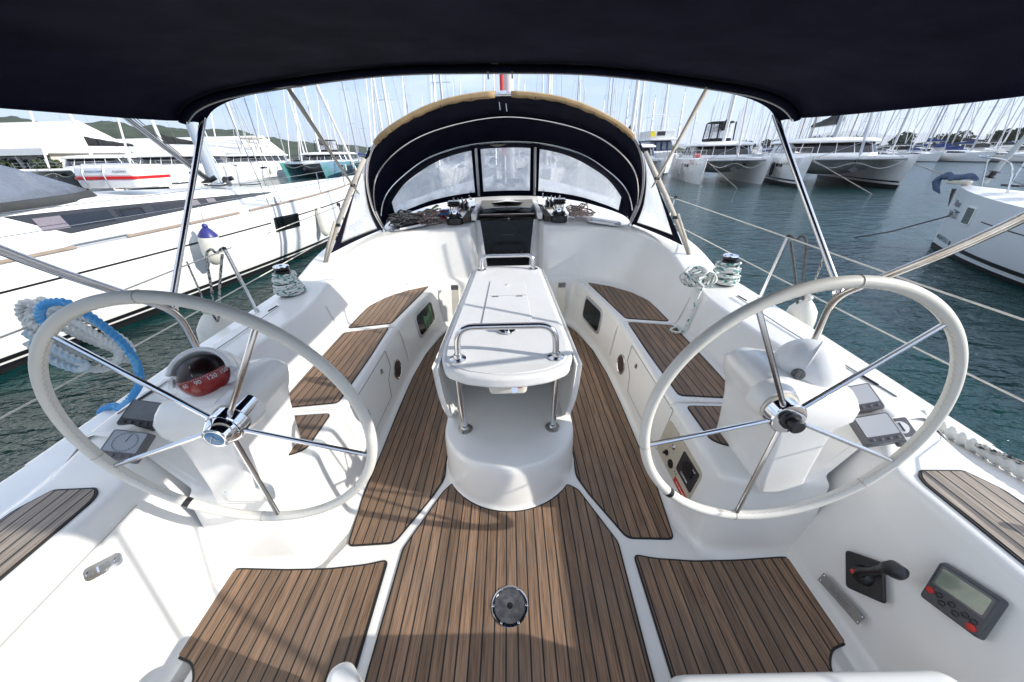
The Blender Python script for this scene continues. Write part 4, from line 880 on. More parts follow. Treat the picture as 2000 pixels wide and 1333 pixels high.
tail = cr([base+V(-.05,-.03,-.05), (1.385,2.30,.70), (1.35,2.27,.60), (1.315,2.24,.50), (1.285,2.22,.448), (1.25,2.22,.435), (1.22,2.26,.432), (1.26,2.30,.434), (1.30,2.27,.436), (1.27,2.21,.442)], 6)
o = MB().tube(cr(P+[V(1.57, 2.42, .82), V(1.53, 2.40, .825)]+hk, 3)+tail, .0088, 8).build('coiled_sheet', ROPEG, org=(1.64, 2.46, .74)); tag(o, 'white and green sheet on the right coaming winch, its tail hanging to the seat', 'rope', 'white and green sheets on the winches', own=True)
def pile(c, sx, sy, h, loops, seed, rr, mt, lab, dens=18):
    rnd = random.Random(seed); P = []
    for i in range(loops):
        cx, cy = c[0]+rnd.uniform(-1, 1)*sx*.6, c[1]+rnd.uniform(-1, 1)*sy*.5; rx, ry = rnd.uniform(.25, .6)*sx, rnd.uniform(.3, .7)*sy; t0 = rnd.uniform(0, 6.28); tl = rnd.uniform(-.4, .4); tl2 = rnd.uniform(-.5, .5)
        fall = 1-min(1, math.hypot((cx-c[0])/sx, (cy-c[1])/sy))*.6; z = c[2]+rr+h*fall*(i/loops)
        for k in range(9): a = t0+k*.72; P.append(V(cx+rx*math.cos(a), cy+ry*math.sin(a), max(c[2]+rr, z+tl*rx*math.cos(a)+tl2*ry*math.sin(a)+rnd.uniform(-.01, .01))))
    o = MB().tube(cr(P, 4), rr, 6).build('rope_pile', mt, org=(c[0], c[1], c[2])); tag(o, lab, 'rope', 'loose rope tails under the sprayhood', own=True)
pile((-1.09, 3.78, .965), .17, .14, .14, 34, 1, .0065, ROPEK, 'tangled grey and black rope heap at the left end under the sprayhood')
pile((-.88, 3.80, .97), .17, .13, .13, 26, 2, .0065, ROPEP, 'tangled brownish pink rope heap beside the grey one')
pile((-.70, 4.0, .985), .16, .13, .10, 8, 3, .008, ROPEB, 'bright blue rope loops behind the left winch')
pile((-.66, 3.95, .985), .14, .10, .09, 9, 4, .008, ROPEO, 'red rope loops behind the left winch')
pile((-.78, 4.08, .99), .14, .10, .13, 5, 5, .007, ROPEY, 'yellow green rope loops against the left window')
pile((-.62, 3.90, .985), .10, .08, .05, 4, 15, .008, ROPEW, 'cream rope loops beside the left winch')
pile((.82, 3.95, .985), .15, .13, .13, 17, 6, .0065, ROPER, 'white and red rope tangle beside the right winch')
for s, mt, l in ((-1, ROPEO, 'red halyard led aft to the left clutches'), (1, ROPEK, 'grey halyard led aft to the right clutches')):
    o = MB().tube(cr([(s*.50, 4.6, 1.12), (s*.50, 4.2, 1.10), (s*.52, 3.95, 1.05), (s*.56, 3.84, 1.09)], 5), .007, 7).build('halyard', mt, org=(s*.5, 4.2, 1.05)); tag(o, l, 'rope', own=True)
# ------------------------------------------------------------------ lifelines, stanchions, fenders, mooring ropes
def mooring(P, r, mt, lab, name='mooring_rope', per=8, pitch=None):
    Q = resample(cr(P, per), r*.15); pitch = pitch or r*4.4
    o = MB().tube(Q, r, 16, lobes=3, amp=.17, twist=2*math.pi*3/pitch).build(name, mt, org=P[0]); return tag(o, lab, 'rope', None, own=True)
for s, side in ((-1, 'left'), (1, 'right')):
    o = thing('lifeline_stanchion', 'polished stanchion holding the lifelines on the %s side deck' % side, 'stanchion', (s*1.93, 2.42, .56), own=True, group='stanchions of our yacht')
    MB().tube([(s*1.93, 2.42, .56), (s*1.975, 2.42, 1.07)], .0125, 12).build('post', INOX, o); MB().lathe([(.03, 0), (.028, .02), (.016, .03), (.016, .06)], Matrix.Translation((s*1.93, 2.42, .555)), 18).build('base', INOX, o)
    MB().lathe([(.001, -.006), (.014, 0), (.014, .014), (.001, .02)], Matrix.Translation((s*1.976, 2.42, 1.07)), 14).build('cap', BLACK, o)
    o = thing('lifeline_stanchion', 'stanchion just forward of the sprayhood on the %s side' % side, 'stanchion', (s*2.0, 4.45, .58), own=True, group='stanchions of our yacht')
    MB().tube([(s*2.0, 4.45, .58), (s*2.05, 4.45, 1.09)], .0125, 12).build('post', INOX, o); MB().lathe([(.001, -.03), (.02, -.02), (.022, .014), (.001, .024)], Matrix.Translation((s*2.05, 4.45, 1.09)), 14).build('cap', BLACK, o)
    for z, lab in ((1.065, 'upper'), (.80, 'lower')):
        k = .045*(z-.56)/.5; P = [(s*(1.9+k*0+.05), 7.0, z+.06), (s*(2.0+k), 4.45, z+.01), (s*(1.93+k), 2.42, z), (s*(1.955+k), 1.2, z-.03), (s*(1.96+k), -.8, z-.02)]
        o = MB().tube(cr(P, 4), .0042, 7).build('lifeline', mat('lifeline_white', (.6, .56, .48), .5, var=.2, vs=30) if z > 1 and s < 0 else bpy.data.materials['lifeline_white'], org=P[2]); tag(o, '%s %s lifeline wire running along our yacht' % (lab, side), 'lifeline', own=True)
def fender(name, c, r, h, lab, endm=None, grp=None, own=False, tilt=0, body=None):
    c = Vector(c); o = thing(name, lab, 'fender', c, own=own, group=grp); M = Matrix.Translation(c) @ Matrix.Rotation(tilt, 4, 'Y')
    MB().lathe([(.001, -h/2-r*.9), (r*.45, -h/2-r*.7), (r*.9, -h/2), (r, -h/2+r*.7), (r, h/2-r*.7), (r*.88, h/2), (r*.5, h/2+r*.55), (r*.25, h/2+r*.8)], M, 24).build('body', body or PUFF, o)
    MB().lathe([(r*.25, h/2+r*.75), (r*.3, h/2+r), (r*.2, h/2+r*1.2), (.001, h/2+r*1.22)], M, 16).build('rope_eye', endm or PUFF, o)
    if endm: MB().lathe([(r*.94, h/2-r*.15), (r*.895, h/2+.006), (r*.51, h/2+r*.56), (r*.26, h/2+r*.82)], M, 24).build('end_cap', endm, o)
    MB().tube([M @ V(0, 0, h/2+r*1.1), M @ V(0, .02, h/2+r*1.1+.35)], .006, 6).build('lanyard', ROPEK, o); return o
fender('fender', (-2.30, 2.42, .30), .14, .36, 'white cylindrical fender hanging outside our left lifelines', own=True, grp='fenders of our yacht')
fender('fender', (2.24, 2.35, .34), .10, .40, 'worn cream fender hanging outside our right lifelines', own=True, grp='fenders of our yacht')
for s, mt in ((-1, ROPEK), (1, ROPED)):
    o = MB().tube(cr([(s*1.98, 2.40, 1.08), (s*1.99, 2.36, 1.06), (s*2.0, 2.34, 1.09), (s*2.02, 2.30, 1.05), (s*2.12, 2.33, .80), (s*2.22, 2.36, .60), (s*2.20, 2.36, .56), (s*2.10, 2.38, .80), (s*1.99, 2.40, 1.04)], 6), .0085, 7).build('fender_lanyard', mt, org=(s*1.98, 2.4, 1.08)); tag(o, '%s fender line knotted around the %s stanchion head' % ('grey flecked' if s < 0 else 'dark grey', 'left' if s < 0 else 'right'), 'rope', own=True)
# blue and white coil on the left
def pix(l): return [V(x+.11, 1.36+dy, z-.03) for x, z, dy in l]
rnd = random.Random(5); co = []
for i in range(4):
    for k in range(12):
        a = 2*math.pi*k/10+2.2; kx = 1+.16*math.sin(i*2.4); ky = 1+.35*math.sin(i*1.7+1)
        co.append((-1.885+.085*math.cos(a)*kx+.062*math.sin(a)*ky+rnd.uniform(-.012, .012), .965-.140*math.cos(a)*kx+.045*math.sin(a)*ky+rnd.uniform(-.012, .012), -.03+.018*i+.045*math.sin(a+i)))
co += [(-1.98, 1.05, -.02), (-2.03, 1.07, -.03), (-2.05, 1.02, -.03), (-2.04, .95, -.02), (-2.0, .95, -.05), (-1.97, 1.0, -.06), (-1.99, 1.07, -.05), (-1.94, 1.08, -.04)]
mooring([V(x, 1.36+d, z) for x, z, d in co], .0135, ROPEW, 'thick white laid mooring rope coiled on the left lifeline')
mooring([V(x, 1.36+d, z) for x, z, d in ((-1.90, 1.03, -.07), (-1.90, 1.08, -.08), (-1.86, 1.13, -.08), (-1.80, 1.15, -.08), (-1.74, 1.14, -.08), (-1.695, 1.06, -.07), (-1.665, .96, -.06), (-1.66, .85, -.06), (-1.70, .745, -.06), (-1.77, .67, -.06), (-1.86, .60, -.07), (-1.97, .57, -.02), (-2.09, .50, .0), (-2.15, .30, .02), (-2.16, -.1, .02))], .0145, ROPEBW, 'blue laid rope running from the coil down to the left side deck')
mooring([V(x, 1.36+d, z) for x, z, d in ((-1.97, 1.03, -.10), (-1.92, .98, -.11), (-1.86, .91, -.11), (-1.83, .86, -.10), (-1.87, .85, -.11), (-1.93, .91, -.12), (-1.98, .99, -.11))], .0150, rope_mat('rope_pale_blue', (.36, .46, .52), (.50, .54, .55), .5, 3, 14), 'pale faded blue rope turns in the middle of the coil')
mooring([(1.80, 1.15, .60), (1.86, .98, .58), (1.90, .80, .575), (1.92, .62, .575), (1.93, .3, .575), (1.92, -.3, .57)], .022, ROPEW, 'fat fraying white rope lying along the right side deck edge', per=10)
mooring([(1.84, .95, .60), (1.93, .80, .60), (1.955, .66, .60), (1.90, .55, .60), (1.86, .3, .60)], .008, ROPEK, 'thin pale rope lying over the fat white rope', per=8)
o = MB().tube(fillet([(1.78, .52, .56), (1.765, .60, .66), (1.90, .55, .68), (2.05, .2, .68), (2.05, -.5, .68)], .06, 6), .0145, 12).build('pushpit_rail', INOX, org=(1.78, .52, .56)); tag(o, 'short curved stainless rail at the right edge of the stern', 'rail', own=True)
# mast of our own yacht forward of the hood
MT = thing('yacht_mast', 'white mast of our own yacht with red covered halyards, seen above the sprayhood', 'mast', (.06, 8, 1.0), own=True)
MB().tube([(.06, 8, .9), (.06, 8, 17)], .10, 18, flat=(1, .75)).build('mast_tube', mat('mast_grey', (.60, .60, .60), .4), MT)
MB().tube([(-.07, 7.86, 1.3), (-.05, 7.88, 8), (-.03, 7.9, 15)], .036, 10).build('red_halyards', mat('red_cover', (.42, .03, .03), .7), MT)
mb = MB().tube([(-.06, 7.7, 1.0), (-.06, 7.88, 1.5)], .05, 10); mb.tube([(-.25, 7.9, 1.05), (.35, 7.9, 1.05)], .04, 8); mb.build('mast_base', DGREY, MT)
# ------------------------------------------------------------------ harbour: neighbouring boats
TOP = mat('topside_white', (.80, .80, .79), .25, var=.04, vs=.8, coat=.2)
TOPG = mat('topside_grey_white', (.62, .66, .69), .3, var=.06, vs=.6, coat=.2)
ANTI = mat('antifouling_black', (.012, .012, .014), .6)
BOOT = mat('boot_stripe_black', (.01, .01, .012), .3)
DECKW = mat('deck_white', (.76, .76, .75), .5, var=.05, vs=3)
WINB = mat('cabin_window_dark', (.012, .013, .016), .06, var=.6, vs=1.2, coat=.5)
SAILG = mat('sail_cover_grey', (.045, .05, .053), .9, var=.3, vs=2)
SAILK = mat('sail_cover_black', (.012, .012, .014), .9, var=.3, vs=2)
SAILW = mat('sail_cover_white', (.74, .72, .68), .85, var=.1, vs=3)
SAILB = mat('sail_cover_blue', (.02, .04, .16), .85, var=.2, vs=2)
MASTW = mat('mast_white', (.72, .72, .71), .35)
MASTG = mat('mast_alloy', (.42, .44, .47), .35, .6)
WIRE = mat('rigging_wire', (.16, .16, .16), .4, .5)
TRAMP = mat('trampoline_net', (.20, .20, .20), .9)
TEAL = mat('topside_teal', (.05, .20, .17), .3, var=.8, vs=.3, coat=.3, var2=(.16, .27, .40))
TOER = mat('toe_rail_wood', (.30, .24, .19), .6, var=.2, vs=8)
def sm(t): return t*t*(3-2*t)
class Hull:
    def __init__(s, bow, ang, L, B, zb, zs, zw=-1., rake=.35, full=1.9, aftk=.82):
        s.M = Matrix.Translation(Vector((bow[0], bow[1], 0))) @ Matrix.Rotation(ang, 4, 'Z'); s.L, s.B, s.zb, s.zs, s.zw, s.rake, s.full, s.aftk = L, B, zb, zs, zw, rake, full, aftk
    def half(s, t):
        a = 1-(1-min(t/.52, 1))**s.full; return s.B/2*max(.012, a)*(1-(1-s.aftk)*sm(max(0, (t-.55)/.45)))
    def sheer(s, t): return s.zs+(s.zb-s.zs)*(1-t)**1.8
    def pt(s, side, t, v, off=0):     # v = 0 sheer .. 1 waterline .. 1.25 below
        h = s.half(t); z = s.sheer(t)+(s.zw-s.sheer(t))*v; x = h*(1-.05*v-.16*max(0, v)**3)+off; y = -s.L*t-s.rake*v*(1-t)**4
        return s.M @ V(side*max(x, .01), y, z)
    def build(s, name, par, mt, n=26):
        mb = MB(); ts = [((i/n)**1.35) for i in range(n+1)]
        for side in (1, -1):
            rws = [[s.pt(side, t, v) for v in (0, .03, .15, .35, .6, .8, .93)] for t in ts]; mb.rows(rws if side < 0 else rws[::-1])
        mb.add([s.pt(1, 1, v) for v in (0, .4, .93)]+[s.pt(-1, 1, v) for v in (.93, .4, 0)], [(0, 1, 2, 3, 4, 5)])
        o = mb.build(name, mt, par, angle=50)
        mb = MB()
        for side in (1, -1):
            rws = [[s.pt(side, t, v, .0) for v in (.93, 1.0, 1.2, 1.5)] for t in ts]; mb.rows(rws if side < 0 else rws[::-1])
        mb.build('antifouling', ANTI, o, angle=50); return o
    def deck(s, name, par, mt, camber=.05):
        ts = [((i/24)**1.3) for i in range(25)]; mb = MB()
        mb.rows([[s.M @ V(s.half(t)*k, -s.L*t, s.sheer(t)-.01+camber*(1-k*k)) for k in (-1, -.6, 0, .6, 1)] for t in ts]); return mb.build(name, mt, par, angle=50)
    def stripe(s, name, par, mt, side, t0, t1, v0, v1, n=20, off=.006):
        rws = [[s.pt(side, t0+(t1-t0)*i/n, v, off) for v in (v0, v1)] for i in range(n+1)]
        return MB().rows(rws if side < 0 else rws[::-1]).build(name, mt, par)
    def fr(s, side, t, v, off=.01):
        p = s.pt(side, t, v, off); ty = (s.pt(side, t+.01, v)-s.pt(side, t-.01, v)).normalized(); tz = (s.pt(side, t, v-.03)-s.pt(side, t, v+.03)).normalized()
        n = ty.cross(tz); c = s.M @ V(0, -s.L*t, 0); n = n if n.dot(p-c) > 0 else -n
        return frame(p, n, tz)
def rig(par, M, h, bz, by, cover, mt=MASTW, boomL=4.5, spread=True, covr=.16, r=.09, stay=None, stayr=.045):
    m = MB().tube([M @ V(0, 0, bz), M @ V(0, by*.02, bz+h)], [r, r*.8], 10).build('mast', mt, par)
    if spread:
        sp = MB()
        for f in (.36, .66): sp.tube([M @ V(-.85, by*.03, bz+h*f-.0), M @ V(0, 0, bz+h*f), M @ V(.85, by*.03, bz+h*f)], .025, 5)
        sp.build('spreaders', mt, m)
    st_ = MB()
    for x in (-1, 1): st_.tube([M @ V(x*1.5, by*.25, bz), M @ V(x*.85, by*.03, bz+h*.66), M @ V(0, 0, bz+h*.98)], .010, 4)
    st_.tube([M @ V(0, by*5.6, bz-.1), M @ V(0, by*.1, bz+h)], .010, 4); st_.build('shrouds', WIRE, m)
    if stay: MB().tube([M @ Vector(stay), M @ V(0, 0, bz+h*.95)], [stayr, stayr*.8], 7).build('furled_genoa', SAILW if mt is MASTW else mt, m)
    b = MB().tube([M @ V(0, by*.15, bz+1.0), M @ V(0, by*boomL, bz+1.08)], .07, 8).build('boom', mt, par)
    if cover:
        rws = []
        for i in range(13):
            t = i/12; y = by*(.12+(boomL-.2)*t); hh = covr*(2.3*(1-t)**1.3+1.0)+.02*math.sin(i*1.9); rws.append([M @ V(wx*covr*(1-.2*t)+.01*math.sin(i*2.3), y, bz+1.05+hz*hh+.015*math.sin(i*3.1)) for wx, hz in ((-.6, -.05), (-1, .3), (-.7, .8), (0, 1.05), (.7, .8), (1, .3), (.6, -.05))])
        MB().rows(rws, cu=True, caps=True).build('sail_cover', cover, b, angle=70)
    return m
# ---- the long white yacht on our left
LY = thing('neighbour_yacht', 'long white sailing yacht with dark window band moored along our left side', 'sailing yacht', (-8, 9, -1))
hl = Hull((-7.2, 18.2), R(-7.5), 17.7, 4.4, .88, .42, rake=.5, full=2.3, aftk=.9)
hull_o = hl.build('hull', LY, TOP); hl.deck('deck', LY, DECKW, .06)
for s in (1,):
    hl.stripe('cove_stripe', hull_o, BOOT, s, .06, .47, .215, .235); hl.stripe('cove_stripe', hull_o, BOOT, s, .50, 1., .22, .24)
    hl.stripe('boot_stripe', hull_o, BOOT, s, .0, 1., .83, .88); hl.stripe('lower_boot_stripe', hull_o, BOOT, s, .0, 1., .905, .94)
def near(y, lift=0, off=0): # point on near sheer at world y
    t = (18.2-y)/17.55; return hl.pt(1, t, 0, off)+V(0, 0, lift)
for a, b in ((3.0, 5.6), (6.3, 8.6), (8.9, 14.0), (14.2, 17.2)):
    P = [near(a+(b-a)*k/12, .03, -.03) for k in range(13)]; MB().tube(P, .024, 6, flat=(1.1, .9)).build('toe_rail', TOER, LY)
for yy in (5.95, 4.2): MB().tube([near(yy-.55, .02, -.05), near(yy-.35, .05, -.05), near(yy+.35, .05, -.05), near(yy+.55, .02, -.05)], .02, 6).build('deck_fairlead', INOX, LY)
M = hl.fr(1, (18.2-10.0)/17.55, .29, .012)
o = MB().prism(rrect(.95, .36, .02), -.01, .006, M).build('hull_portlight', WINB, LY); MB().prism(rrect(.85, .27, .02), .006, .0075, M).build('portlight_glass', DARKGL, o)
M = hl.fr(1, (18.2-15.2)/17.55, .30, .012); MB().prism(rrect(.8, .34, .02), -.01, .006, M).build('hull_portlight', WINB, LY)
# coachroof with slanted side and window band
cr_st = []
for y, hw, zt, zb in ((1.8,1.55,1.0,.36), (3.5,1.52,1.0,.37), (5,1.48,.99,.38), (6.5,1.42,.96,.39), (8,1.33,.91,.40), (9.5,1.18,.84,.42), (11,.98,.75,.45), (12.3,.74,.66,.48), (13.4,.4,.56,.52)):
    zt += .16; zb += .15; cx = -9.6+.1317*y; cr_st.append((y, cx, hw, zt, zb))
rws = [fillet([V(cx+hw, y, zb-.05), V(cx+hw-.02, y, zb), V(cx+hw-.22, y, zt-.04), V(cx, y, zt+.04), V(cx-hw+.22, y, zt-.04), V(cx-hw, y, zb-.05)], [0, .02, .09, .6, .09, 0], 5) for y, cx, hw, zt, zb in cr_st]
MB().rows(rws, caps=True).build('coachroof', TOP, LY, angle=45)
def cside(y, f, off=.006):
    for a, b in zip(cr_st, cr_st[1:]):
        if a[0] <= y <= b[0]:
            t = (y-a[0])/(b[0]-a[0]); y_, cx, hw, zt, zb = [a[k]*(1-t)+b[k]*t for k in range(5)]; return V(cx+hw-.02-.20*f+off, y, zb+(zt-.04-zb)*f)
ra = []
for i in range(31):
    t = i/30; y = 5.35+5.8*t; lo = .10+.36*t; hi = .74-.10*t
    if i == 0: ra.append([cside(y, hi-.02), cside(y, hi)])
    else: ra.append([cside(y+.35*(1-t), lo), cside(y, hi)])
wb = MB().rows(ra).build('window_band', mat('band_dark_grey', (.022, .023, .026), .25, coat=.4), LY)
def bandq(y0, y1, f0, f1, m_, nm, off=.011):
    return MB().rows([[cside(y0+(y1-y0)*i/6, f0+(0 if f1-f0 > .5 else 0), off), cside(y0+(y1-y0)*i/6, f1, off)] for i in range(7)]).build(nm, m_, wb)
for y0, y1 in ((5.65, 6.65), (6.75, 7.25), (7.45, 8.5), (8.75, 9.7), (9.8, 10.4)): bandq(y0, y1, .26+.05*(y0-5.5), .62-.008*(y0-5.5), WINB, 'band_pane')
cur = mat('curtain_lilac', (.19, .17, .20), .8, var=.3, vs=20, stretch=(1, 8, 1))
for y0, y1 in ((5.6, 5.95), (8.25, 8.52), (8.75, 9.0)): bandq(y0, y1, .27+.05*(y0-5.5), .62, cur, 'curtain', .016)
MB().tube([cside(6.82, .34, .016), cside(7.2, .34, .016), cside(7.2, .56, .016), cside(6.82, .56, .016)], .008, 5, closed=True).build('opening_port', BLACK, wb)
# hood
ba_ = cr([V(-6.62,3.0,.9), V(-6.68,4.6,.93), V(-6.95,6.25,.97), V(-7.9,6.75,1.02), V(-8.9,6.3,.97), V(-9.2,4.6,.93)], 6); ta_ = cr([V(-6.85,3.0,1.45), V(-6.95,4.1,1.60), V(-7.35,4.75,1.74), V(-8.0,4.95,1.80), V(-8.6,4.75,1.74), V(-9,4.1,1.6)], 6)
LS = V(-.75, .55, .15); ba_ = [p+LS for p in ba_]; ta_ = [p+LS for p in ta_]
MB().rows([[p*(1-t)+q*t+V(.05, 0, .03)*math.sin(math.pi*t) for p, q in zip(ba_, ta_)] for t in (.08, .2, .35, .5, .7, .85, 1)]).build('hood_window', VINYLG, LY, solid=.002)
MB().rows([[p*(1-t)+q*t+V(.05, 0, .03)*math.sin(math.pi*t)-V(0, 0, .06)*(t == 0) for p, q in zip(ba_, ta_)] for t in (0, .04, .08)]).build('hood_skirt', SAILG, LY, solid=.003)
MB().rows([[p*(1-t)+q*t+V(.055, 0, .03)*math.sin(math.pi*t) for p, q in list(zip(ba_, ta_))[:5]] for t in (.08, .3, .5)]).build('hood_side', SAILG, LY, solid=.003)
MB().tube(ta_, .02, 8).build('hood_edge', SAILG, LY)
# mast, vang, deck gear
Mx = Matrix.Translation((-8.2, 10.4, .13)) @ Matrix.Rotation(R(-7.5), 4, 'Z')
ms = MB().tube([Mx @ V(0, 0, .85), Mx @ V(0, -.35, 19)], .135, 16, flat=(1.25, .8)).build('mast', mat('mast_pale_blue', (.52, .57, .62), .35, .3), LY)
MB().tube([Mx @ V(0, -.25, 1.05), Mx @ V(0, -1.75, 2.55)], .055, 10).build('boom_vang', MASTG, ms)
mb = MB()
for k in range(4): mb.tube([Mx @ V(.06+.035*k, -.25, 1.0), Mx @ V(.05+.03*k, -1.9, 2.62+.07*k)], .011, 5)
mb.build('vang_lines', ROPED, ms)
MB().tube([Mx @ V(0, -.2, 3.0), Mx @ V(0, -6.3, 3.25)], .14, 12).build('boom', MASTG, ms)
mb = MB()
for a, b in (((.2,.2,.9), (.5,-.2,1.06)), ((-.3,.1,.9), (.3,.25,1.05)), ((.1,-.5,.95), (.35,-.3,1.1))): mb.tube([Mx @ Vector(a), Mx @ Vector(b)], .06, 7)
mb.build('mast_foot_blocks', BLACK, ms)
for k in range(3): MB().tube([V(-7.95+.05*k, 10.0, 1.10), V(-7.75+.1*k, 8.2, 1.15), V(-7.9+.1*k, 7.4, 1.17)], .008, 5).build('deck_line', (ROPEO, ROPED, ROPEW)[k], LY)
pair = [((1.95, -.4, .45), (.9, -.35, 7.2)), ((1.95, -.65, .45), (.9, -.35, 7.2)), ((1.95, -.2, .45), (.05, -.3, 13))]
for a, b in pair: MB().tube([Mx @ Vector(a), Mx @ Vector(b)], .009, 6).build('shroud', WIRE, ms)
MB().tube([Mx @ V(1.95, -.4, .35), Mx @ V(1.95, -.4, .62)], .03, 8).build('chainplate', INOX, ms)
for i, yy in enumerate((12.0, 14.0, 16.0, 17.4)):
    MB().tube([near(yy, 0, -.1), near(yy, .62, -.06)], .0135, 8).build('stanchion', INOX, LY)
for zz in (.32, .60): MB().tube([near(yy, zz, -.07) for yy in (3.2, 5.2, 7.2, 9.2, 11.2, 13.2, 15.4, 17.2)], .0065, 5).build('lifeline', INOX, LY)
P = [near(15.4, .62, -.06), near(16.6, .72, -.02), near(17.8, .74, .1), V(-7.2, 18.4, 1.55), V(-7.8, 17.6, 1.5), V(-8.6, 15.8, 1.4)]; MB().tube(cr(P, 4), .016, 7).build('bow_pulpit', INOX, LY)
MB().tube([V(-7.3, 17.9, .95), V(-8.25, 10.5, 15.5)], .05, 8).build('furled_genoa', SAILW, LY)
mb = MB().box((-7.35, 17.6, 1.05), (.14, .3, .22)); mb.build('furling_drum', BLACK, LY, bevel=.02)
hat = MB(); hat.box((-8.2, 9.1, 1.16), (.55, .5, .03), None); hat.build('deck_hatch', WINB, LY, bevel=.01)
for p in ((-7.75, 9.9, 1.05), (-7.9, 11.3, .97)): MB().box(p, (.4, .4, .03)).build('deck_hatch', WINB, LY, bevel=.01)
# liferaft canister
LR = thing('liferaft_canister', 'white liferaft canister with red band strapped on the left yacht roof', 'liferaft', (-7.80, 7.6, 1.19)); Ml = Matrix.Translation((-7.80, 7.6, 1.19)) @ Matrix.Rotation(R(-6), 4, 'Z') @ Matrix.Diagonal((1.18, 1.1, .95, 1))
def bxr(mb, x, y, z0, z1, M, k=1): mb.prism(rrect(x, y, .09), z0, z1, M, top=k); return mb
b1 = bxr(MB(), 1.12, .62, .0, .17, Ml @ Matrix.Scale(1, 4), 1.04).build('lower_shell', TOP, LR, bevel=.03); b2 = bxr(MB(), 1.165, .645, .19, .42, Ml, .93).build('upper_shell', TOP, LR, bevel=.05, seg=3)
bxr(MB(), 1.18, .66, .165, .215, Ml).build('red_band', mat('raft_red', (.60, .01, .01), .35), LR, bevel=.004)
for x in (-.34, .05): MB().tube([Ml @ V(x, -.345, .0), Ml @ V(x, -.345, .25), Ml @ V(x, -.28, .44), Ml @ V(x, .28, .44), Ml @ V(x, .345, .2)], .011, 6).build('lashing', INOX, LR)
text('raft_lettering', 'TRANSOCEANIC', Ml @ frame((-.14, -.318, .31), (0, -1, .12), (0, 0, 1)), .052, BLUEP, LR); text('raft_lettering', 'PLASTIMO', Ml @ frame((.33, -.318, .30), (0, -1, .12), (0, 0, 1)), .055, GREYP, LR)
fender('hull_fender', (-6.14, 7.0, .10), .175, .46, 'big white fender with navy top hanging on the left yacht', NAVYV, 'fenders hanging on the left yacht', tilt=.12)
fender('hull_fender', (-5.93, 11.1, -.13), .13, .62, 'slim cream fender hanging further forward on the left yacht', None, 'fenders hanging on the left yacht')
o = MB().tube(cr([(-5.40, 6.1, .12), (-5.42, 6.0, -.12), (-5.40, 6.02, -.25)], 3), .012, 6).build('line', ROPED, org=(-5.4, 6.1, .1)); bpy.data.objects.remove(o)
# ---- right foreground yacht
RY = thing('neighbour_yacht', 'pale grey white yacht bow with dark portlight entering from the right edge', 'sailing yacht', (11.8, 5, -1))
hr = Hull((12.6, 10.5), R(-9), 13, 4.1, .60, .30, rake=.10, full=2.1)
ho = hr.build('hull', RY, TOPG); hr.deck('deck', RY, DECKW, .08)
hr.stripe('boot_stripe', ho, BOOT, -1, .10, 1, .80, .865); hr.stripe('cove_stripe', ho, BOOT, -1, .035, .075, .315, .330); hr.stripe('cove_stripe', ho, BOOT, -1, .125, .135, .315, .330); hr.stripe('cove_stripe', ho, BOOT, -1, .17, 1, .315, .330)
M = hr.fr(-1, .118, .31, .012); o = MB().prism(rrect(.50, .42, .02), -.01, .008, M).build('hull_portlight', TOP, RY); MB().prism(rrect(.44, .37, .015), .008, .0095, M).build('portlight_glass', mat('portlight_blue', (.035, .05, .06), .1, coat=.5), o)
text('boat_name', 'Wave', hr.fr(-1, .040, .225), .25, INK, ho); text('boat_number', '3444 ZD', hr.fr(-1, .040, .40), .24, INK, ho)
text('boat_lettering', 'BENETEAU', hr.fr(-1, .050, .80), .17, INK, ho); MB().prism(rrect(.07, .10, .002), 0, .004, hr.fr(-1, .014, .80)).build('square_mark', INK, ho); MB().prism(rrect(.07, .10, .002), 0, .004, hr.fr(-1, .088, .80)).build('square_mark', INK, ho)
B0 = lambda x, y, z: hr.M @ V(x, y, z)
PW = MASTW
MB().tube(cr([B0(-1.05, -2.3, .66), B0(-.95, -1.9, 1.25), B0(-.4, -.55, 1.36), B0(0, -.15, 1.38), B0(.4, -.55, 1.36), B0(.95, -1.9, 1.25), B0(1.05, -2.3, .66)], 5), .017, 8).build('bow_pulpit', INOX, RY)
for x, y in ((-.42, -.75), (.42, -.75)): MB().tube([B0(x*.7, y-.1, .68), B0(x, y, 1.34)], .015, 7).build('pulpit_leg', INOX, RY)
MB().tube([B0(0, -.55, .75), B0(0, -4.6, 14)], [.055, .05], 9).build('furled_genoa', mat('genoa_grey', (.42, .45, .46), .8), RY)
MB().lathe([(.02, -.08), (.12, -.06), (.06, -.04), (.06, .05), (.12, .07), (.02, .1)], frame(B0(0, -.62, .95), (B0(0, -4.6, 14)-B0(0, -.55, .75)), (1, 0, 0)), 14).build('furling_drum', BLACK, RY)
MB().tube([B0(0, -.63, 1.05), B0(0, -.85, 1.75)], .045, 8).build('furler_cover', SAILK, RY)
an = MB(); an.prism([(-.07, -.30), (.07, -.30), (.09, .28), (-.09, .28)], .0, .10, Matrix.Translation(B0(0, .12, .66)) @ Matrix.Rotation(R(-9), 4, 'Z')); an.build('anchor_roller', mat('aged_ivory', (.55, .50, .40), .5), RY, bevel=.02)
mb = MB(); rnd = random.Random(2); bmr = [B0(0, .78, .62), B0(-.06, .66, .80), B0(-.02, .48, .86), B0(0, .30, .80), B0(.02, -.05, .88), B0(.04, -.30, .80)]
mb.tube(cr(bmr, 4), [.02]+[.10+.02*math.sin(i*1.3) for i in range(15)]+[.09, .08, .06, .05, .03], 10, flat=(1, .8)); mb.tube([B0(-.05, .72, .72), B0(-.05, .60, .50), B0(-.02, .46, .38)], [.11, .08, .01], 8); mb.build('wrapped_anchor', mat('faded_blue_cloth', (.08, .12, .20), .9, var=.5, vs=9, bump=.6, bs=12), RY)
